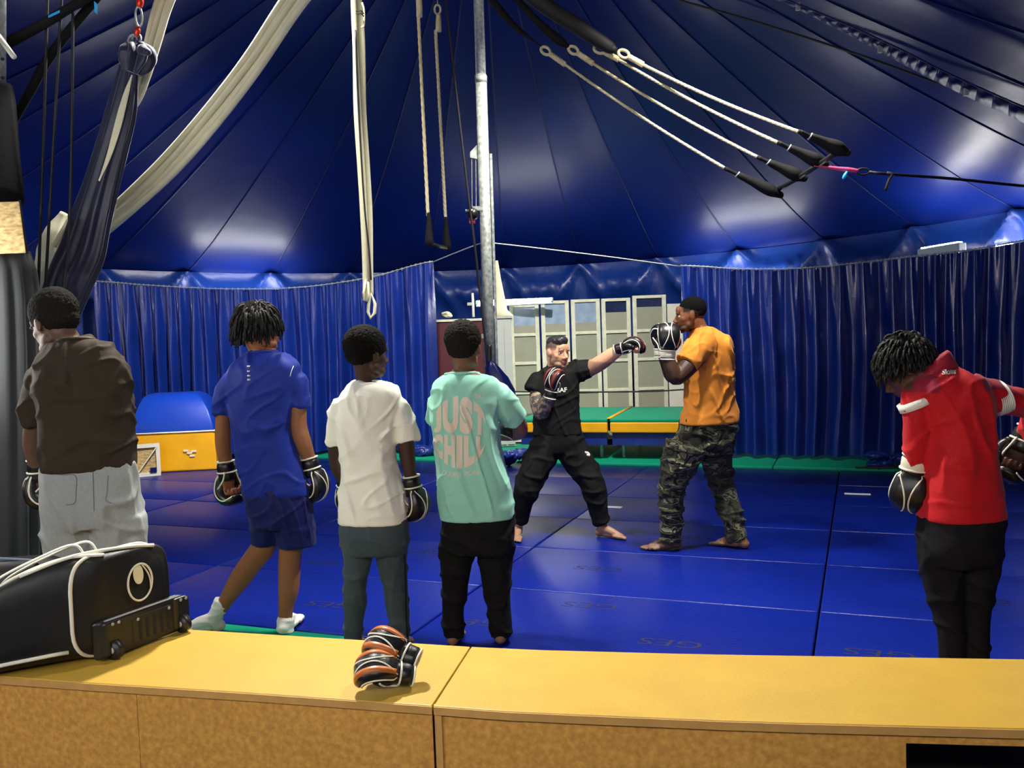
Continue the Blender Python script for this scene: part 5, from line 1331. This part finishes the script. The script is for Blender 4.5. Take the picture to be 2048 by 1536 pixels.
# ---- trainer in black
p5 = Person('person in black with a tattooed arm throwing a straight punch', 6.8, (1125, 1078))
S5_ = srgb(226, 172, 138)
R5 = [(730, 1098, 1132, .06), (737, 1084, 1146, .09), (750, 1070, 1157, .11), (780, 1067, 1158, .12), (827, 1068, 1158, .12), (868, 1066, 1164, .12)]
p5.head((1115, 704), -.02, -146, 6, 0, 1.0, (1108, 742, 0), .056)
p5.loft(p5.body, R5, -12, .86)
p5.limb(p5.body, [(1084, 768, 0, 24), (1073, 792, -.04, 29), (1082, 826, -.1, 30), (1093, 805, -.18, 27), (1103, 781, -.24, 20)])
p5.limb(p5.body, [(1150, 745, 0, 38), (1180, 737, -.03, 32), (1202, 725, -.08, 31), (1224, 709, -.12, 28), (1245, 697, -.16, 19)])
w5 = p5.p((1103, 781, -.24)); d5 = p5.p((1112, 740, -.25)) - w5; hand_blobs(p5.body, w5, d5, V((.6, .5, .2)), V((.3, .8, .3)), 1.05)
w5l = p5.p((1245, 697, -.16)); d5l = p5.p((1290, 686, -.2)) - w5l; hand_blobs(p5.body, w5l, d5l, V((.1, -.4, -1)), V((0, -.8, .6)), 1.05, 1.1)
LL5 = [(1092, 893, 0, 62), (1076, 925, -.03, 60), (1058, 965, -.07, 50), (1048, 1000, -.06, 40), (1042, 1030, -.03, 32), (1036, 1056, .0, 22)]
LR5 = [(1140, 893, 0, 64), (1160, 925, -.04, 58), (1184, 965, -.1, 46), (1194, 1005, -.1, 40), (1202, 1040, -.1, 32), (1206, 1060, -.1, 22)]
for L in (LL5, LR5): p5.limb(p5.body, L[1:], .74)
a5 = p5.p((1036, 1058, 0)); a5r = p5.p((1205, 1060, -.1))
foot_blobs(p5.body, a5, V((-.12, -1, 0)), 1.02, side=V((1, 0, 0))); foot_blobs(p5.body, a5r, V((.85, -.52, 0)), 1.02, side=V((-.5, -.8, 0)))
elb = p5.p((1082, 826, -.1))
def tattoo(p, n, c):
    if p.x < w5.x + .02 and elb.z - .08 < p.z < elb.z + .19 and p.x < p5.p((1106, 800)).x:
        t = noise.noise(V((p.x * 34, p.y * 34, p.z * 34))) + .5 * noise.noise(V((p.x * 80, p.y * 80, p.z * 80)))
        if t > -.02: return (.09, .085, .08)
        return (.42, .30, .2)
    return c
def stub5(r, f, z, c):
    if z < -.045 and f > -.02 and not (f > .085 and abs(r) < .022 and -.08 < z < -.055):
        k = min(1, (-.045 - z) / .015) * .55
        if f > .085 and abs(r) < .03: k = max(k, .6)
        return tuple(x * (1 - k) + y * k for x, y in zip(c, (.06, .05, .045)))
    if z > .012 and f < .05 and (abs(r) > .03 or f < 0): k = min(1, (z - .012) / .03) * .85; return tuple((1 - k) * x + k * y for x, y in zip(c, (.05, .052, .056)))
    return c
p5.finish(skincol(S5_, p5, stub=stub5, extra=tattoo), .0055); p5.eyes()
m = MB(); p5.loft(m, R5, -12); p5.tubepx(m, [(1086, 756, 0, 34), (1074, 764, -.01, 38), (1067, 784, -.03, 38)]); p5.tubepx(m, [(1140, 747, 0, 46), (1160, 741, -.01, 44), (1181, 737, -.03, 38)])
tee5 = vox(m, 'shirt', .0085, 7, 'tee_black', p5.root, wr_tee(.006, 15))
m = MB(); p5.loft(m, [(862, 1068, 1163, .115), (885, 1064, 1168, .13), (905, 1070, 1164, .12)], -10)
for L in (LL5, LR5): p5.tubepx(m, [(q[0], q[1], q[2], q[3] + 3) for q in L[:-1]] + [(L[-1][0] * .4 + L[-2][0] * .6, L[-1][1] * .4 + L[-2][1] * .6, L[-1][2], L[-1][3] + 5)])
tr5 = vox(m, 'joggers', .0085, 4, 'black_jog', p5.root, wr_leg(.008, 21, 12))
p5.decal(tee5, 'MAF', 1122, 780, 24, 9, -4, 'print_white', 'chest_print', bold=.02, cuts=(10, 4))
p5.stroke(tr5, [(1170, 905), (1176, 906), (1178, 911), (1173, 909)], .009, 'print_white', 'trouser_logo', 4, .002)
glove_parts(p5.root, w5, d5, V((.6, .5, .2)), V((.3, .8, .3)), .92, accents='red_leather')
glove_parts(p5.root, w5l, d5l, V((.1, -.4, -1)), V((0, -.8, .6)), .92, accents='red_leather')
hair_shell(p5.root, p5.hc, p5.ax, p5.k, .010, 'crop', 'hair_gel', .004, seed=5)

# ---- man in orange
p6 = Person('person in an orange shirt and camouflage trousers guarding with both fists', 6.29, (1400, 1100))
S6_ = srgb(130, 82, 54)
R6 = [(653, 1390, 1420, .06), (662, 1383, 1436, .11), (680, 1376, 1452, .165), (708, 1374, 1460, .18), (745, 1374, 1463, .175), (800, 1370, 1467, .16), (846, 1360, 1477, .16)]
p6.head((1381, 630), .02, 84, 6, 0, 1.02, (1404, 664, .02), .060)
p6.loft(p6.body, R6, 25, .85)
p6.limb(p6.body, [(1404, 702, -.14, 38), (1380, 728, -.22, 40), (1354, 754, -.27, 34), (1345, 742, -.28, 31), (1338, 722, -.28, 26), (1336, 702, -.28, 20)])
p6.limb(p6.body, [(1404, 702, .12, 36), (1376, 728, .1, 38), (1348, 752, .04, 33), (1334, 728, .0, 27), (1322, 696, -.05, 20)])
w6 = p6.p((1336, 700, -.28)); d6 = p6.p((1338, 645, -.28)) - w6; hand_blobs(p6.body, w6, d6, V((.0, .9, .0)), V((1, .3, 0)), 1.08)
w6f = p6.p((1322, 697, -.05)); d6f = p6.p((1322, 650, -.05)) - w6f; hand_blobs(p6.body, w6f, d6f, V((.3, -.9, 0)), V((1, -.2, 0)), 1.08)
LF6 = [(1372, 890, -.08, 84), (1363, 915, -.08, 76), (1352, 945, -.08, 62), (1343, 985, -.08, 50), (1342, 1040, -.06, 46), (1342, 1080, -.05, 40)]
LB6 = [(1430, 890, .08, 78), (1434, 915, .08, 66), (1440, 945, .08, 55), (1450, 985, .06, 49), (1465, 1040, .0, 44), (1475, 1080, -.04, 38)]
for L in (LF6, LB6): p6.limb(p6.body, L[1:-1] + [(L[-1][0], 1070, L[-1][2], 36)], .66)
foot_blobs(p6.body, p6.p((1344, 1072, -.02)), V((-1, -.12, 0)), 1.08, side=V((0, 1, 0))); foot_blobs(p6.body, p6.p((1480, 1076, -.06)), V((-.8, .6, 0)), 1.08, side=V((-.6, -.8, 0)))
def beard6(r, f, z, c):
    if z < -.05 and f > -.01: k = min(1, (-.05 - z) / .02) * .8; return tuple(x * (1 - k) + y * k for x, y in zip(c, (.012, .01, .008)))
    hl_ = .062 if f > .05 else (.012 if f > -.02 else -.035)
    if z > hl_: k = min(1, (z - hl_) / .02) * .93; return tuple((1 - k) * x + k * y for x, y in zip(c, (.008, .007, .006)))
    return c
p6.finish(skincol(S6_, p6, stub=beard6), .0055); p6.eyes()
m = MB(); p6.loft(m, R6, 25); p6.tubepx(m, [(1412, 684, -.12, 52), (1400, 696, -.17, 54), (1386, 713, -.21, 48), (1374, 728, -.24, 42)]); p6.tubepx(m, [(1410, 684, .1, 48), (1398, 700, .13, 50), (1378, 724, .1, 44)])
vox(m, 'shirt', .0085, 9, 'tee_orange', p6.root, wr_tee(.009, 25, 6, 11, zh=p6.p((1420, 846)).z))
p6.collar((655, 1388, 1422, .062), 20, .007, 'tee_orange')
m = MB(); p6.loft(m, [(838, 1364, 1472, .14), (860, 1356, 1472, .15), (885, 1346, 1470, .15), (905, 1344, 1466, .14)], 15)
for L in (LF6, LB6): p6.tubepx(m, L)
tr6 = vox(m, 'camouflage_trousers', .0085, 3, 'camo', p6.root, wr_leg(.012, 30, 18))
p6.stroke(tr6, [(1446, 862), (1432, 890), (1412, 915), (1404, 925)], .003, 'black_jog', 'seam')
p6.stroke(tr6, [(1334, 895), (1352, 902), (1374, 906), (1368, 930)], .004, 'black_jog', 'pocket_seam')
glove_parts(p6.root, w6, d6, V((.0, .9, .0)), V((1, .3, 0)), 1.0, strapmat='glove_white')
glove_parts(p6.root, w6f, d6f, V((.3, -.9, 0)), V((1, -.2, 0)), .95, strapmat='glove_white')
hair_shell(p6.root, p6.hc, p6.ax, p6.k, .0008, 'short', 'hair_black', .0012, seed=6)

# ---- boy in red
p7 = Person('person in a red training top looking down at black trousers', 3.6, (1930, 1424))
S7_ = srgb(84, 52, 40)
R7 = [(738, 1852, 1904, .07), (752, 1830, 1936, .105), (770, 1818, 1968, .125), (800, 1832, 1980, .135), (860, 1850, 1982, .135), (920, 1849, 1984, .135), (980, 1843, 1996, .138), (1035, 1838, 2007, .138)]
p7.head((1814, 736), .06, 62, 38, 0, 1.0, (1872, 748, .02), .056, neck_top=(0, -.045, -.055))
p7.loft(p7.body, R7, 10, .86)
p7.limb(p7.body, [(1830, 785, 0, 46), (1834, 840, .0, 42), (1832, 890, .03, 38), (1827, 940, .06, 28)]); 
p7.limb(p7.body, [(1962, 785, 0, 48), (2015, 800, .02, 44), (2064, 815, .06, 40), (2062, 850, .12, 36), (2046, 888, .18, 28)])
w7 = p7.p((1827, 940, .04)); d7 = p7.p((1814, 1020, .06)) - w7; hand_blobs(p7.body, w7, d7, V((.5, .8, 0)), V((1, -.6, 0)), 1.0)
w7r = p7.p((2046, 884, .16)); d7r = p7.p((2006, 962, .18)) - w7r; hand_blobs(p7.body, w7r, d7r, V((-.5, -.8, -.1)), V((-.8, .4, .3)), 1.0)
LL7 = [(1882, 1100, 0, 92), (1884, 1140, 0, 84), (1890, 1185, 0, 72), (1900, 1240, 0, 58), (1905, 1316, 0, 55), (1908, 1395, 0, 50)]
LR7 = [(1956, 1100, 0, 90), (1954, 1140, 0, 82), (1953, 1185, 0, 70), (1952, 1240, 0, 57), (1952, 1316, 0, 54), (1952, 1395, 0, 50)]
for L in (LL7, LR7): p7.limb(p7.body, L[:-1] + [(L[-1][0], 1375, 0, 50)], .76)
for x in (1906, 1954): foot_blobs(p7.body, p7.p((x, 1375, 0)), V((-.1, 1, 0)), 1.0)
p7.finish(skincol(S7_, p7))
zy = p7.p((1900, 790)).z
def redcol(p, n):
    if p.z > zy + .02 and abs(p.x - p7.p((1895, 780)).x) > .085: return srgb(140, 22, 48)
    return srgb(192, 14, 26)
m = MB(); p7.loft(m, R7, 10); p7.tubepx(m, [(1842, 778, 0, 58), (1830, 800, 0, 60), (1833, 845, 0, 54), (1832, 890, .02, 50), (1827, 936, .04, 46)])
p7.tubepx(m, [(1945, 780, 0, 60), (1975, 790, .0, 62), (2020, 802, .02, 56), (2066, 816, .06, 54), (2064, 850, .12, 48), (2048, 884, .17, 42)])
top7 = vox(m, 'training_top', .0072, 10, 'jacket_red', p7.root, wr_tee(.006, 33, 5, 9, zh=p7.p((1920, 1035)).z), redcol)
m = MB(); rs = []
for y, l, r, hd in ((752, 1828, 1918, .09), (736, 1838, 1908, .082), (722, 1846, 1900, .076), (718, 1852, 1894, .066)):
    c = P((l + r) / 2 - 4, y, p7.d + .02); w = (r - l) / 2 * p7.d / FPX
    rs.append([c + V((math.cos(a) * w, math.sin(a) * hd, -.02 * math.sin(a) + .03 * math.cos(a))) for a in [i * math.pi / 16 for i in range(32)]])
def redonly(me):
    a = me.color_attributes.new('Col', 'FLOAT_COLOR', 'POINT'); a.data.foreach_set('color', [x for _ in me.vertices for x in (*srgb(150, 22, 46), 1)])
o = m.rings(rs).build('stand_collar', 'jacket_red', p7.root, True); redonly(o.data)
m = MB(); q = [p7.p((1829, 806, 0)), p7.p((1832, 822, 0))]; ax_ = V((-.42, .1, 1)).normalized(); x_, y_, _ = plane_axes(ax_)
c = p7.p((1831, 806, 0))
m = MB(); rs = [[c + ax_ * s + x_ * math.cos(a) * .070 + y_ * math.sin(a) * .070 for a in [i * math.pi / 14 for i in range(28)]] for s in (-.016, .016)]
m.rings(rs).build('sleeve_band', 'print_white', p7.root, True)
ax_ = V((1, 0, .35)).normalized(); x_, y_, _ = plane_axes(ax_); c = p7.p((1997, 797, .01))
for k in range(7):
    cc = c + ax_ * (-.02 + .0075 * k)
    MB().rings([[cc + ax_ * s + x_ * math.cos(a) * .068 + y_ * math.sin(a) * .068 for a in [i * math.pi / 14 for i in range(28)]] for s in (-.0022, .0022)]).build('sleeve_band', 'print_white', p7.root, True)
p7.decal(top7, 'Skills', 1898, 743, 28, 11, -4, 'print_white', 'neck_print', lift=.007, bold=.02, cuts=(10, 4))
m = MB(); p7.loft(m, [(1028, 1841, 2003, .125), (1060, 1838, 2000, .135), (1100, 1838, 1996, .132), (1125, 1842, 1992, .12)], 5)
for L in (LL7, LR7): p7.tubepx(m, L)
vox(m, 'trousers', .008, 4, 'black_trouser', p7.root, wr_leg(.006, 40, 10))
glove_parts(p7.root, w7, d7, V((.5, .8, 0)), V((1, -.6, 0)), 1.0, strapmat='glove_white')
glove_parts(p7.root, w7r, d7r, V((-.5, -.8, -.1)), V((-.8, .4, .3)), 1.0)
hair_shell(p7.root, p7.hc, p7.ax, p7.k, .012, 'afro', 'hair_black', .004, seed=7)
hair_locs(p7.root, p7.hc, p7.ax, p7.k, 420, .06, 9, (.1, -.3, -.8), droop=1.5, shag=.6)

# ---- crumpled cloth on the mats
for m_, lab_ in zip(PILES, PLAB):
    tag(vox(m_, 'cloth_pile', .012, 2, 'apron_blue', None, lambda p, n: .022 * (max(0, 1 - 4 * abs(noise.noise(p * 9))) ** 1.4 - .4 + noise.noise(p * 22) * .4)), lab_, 'cloth')
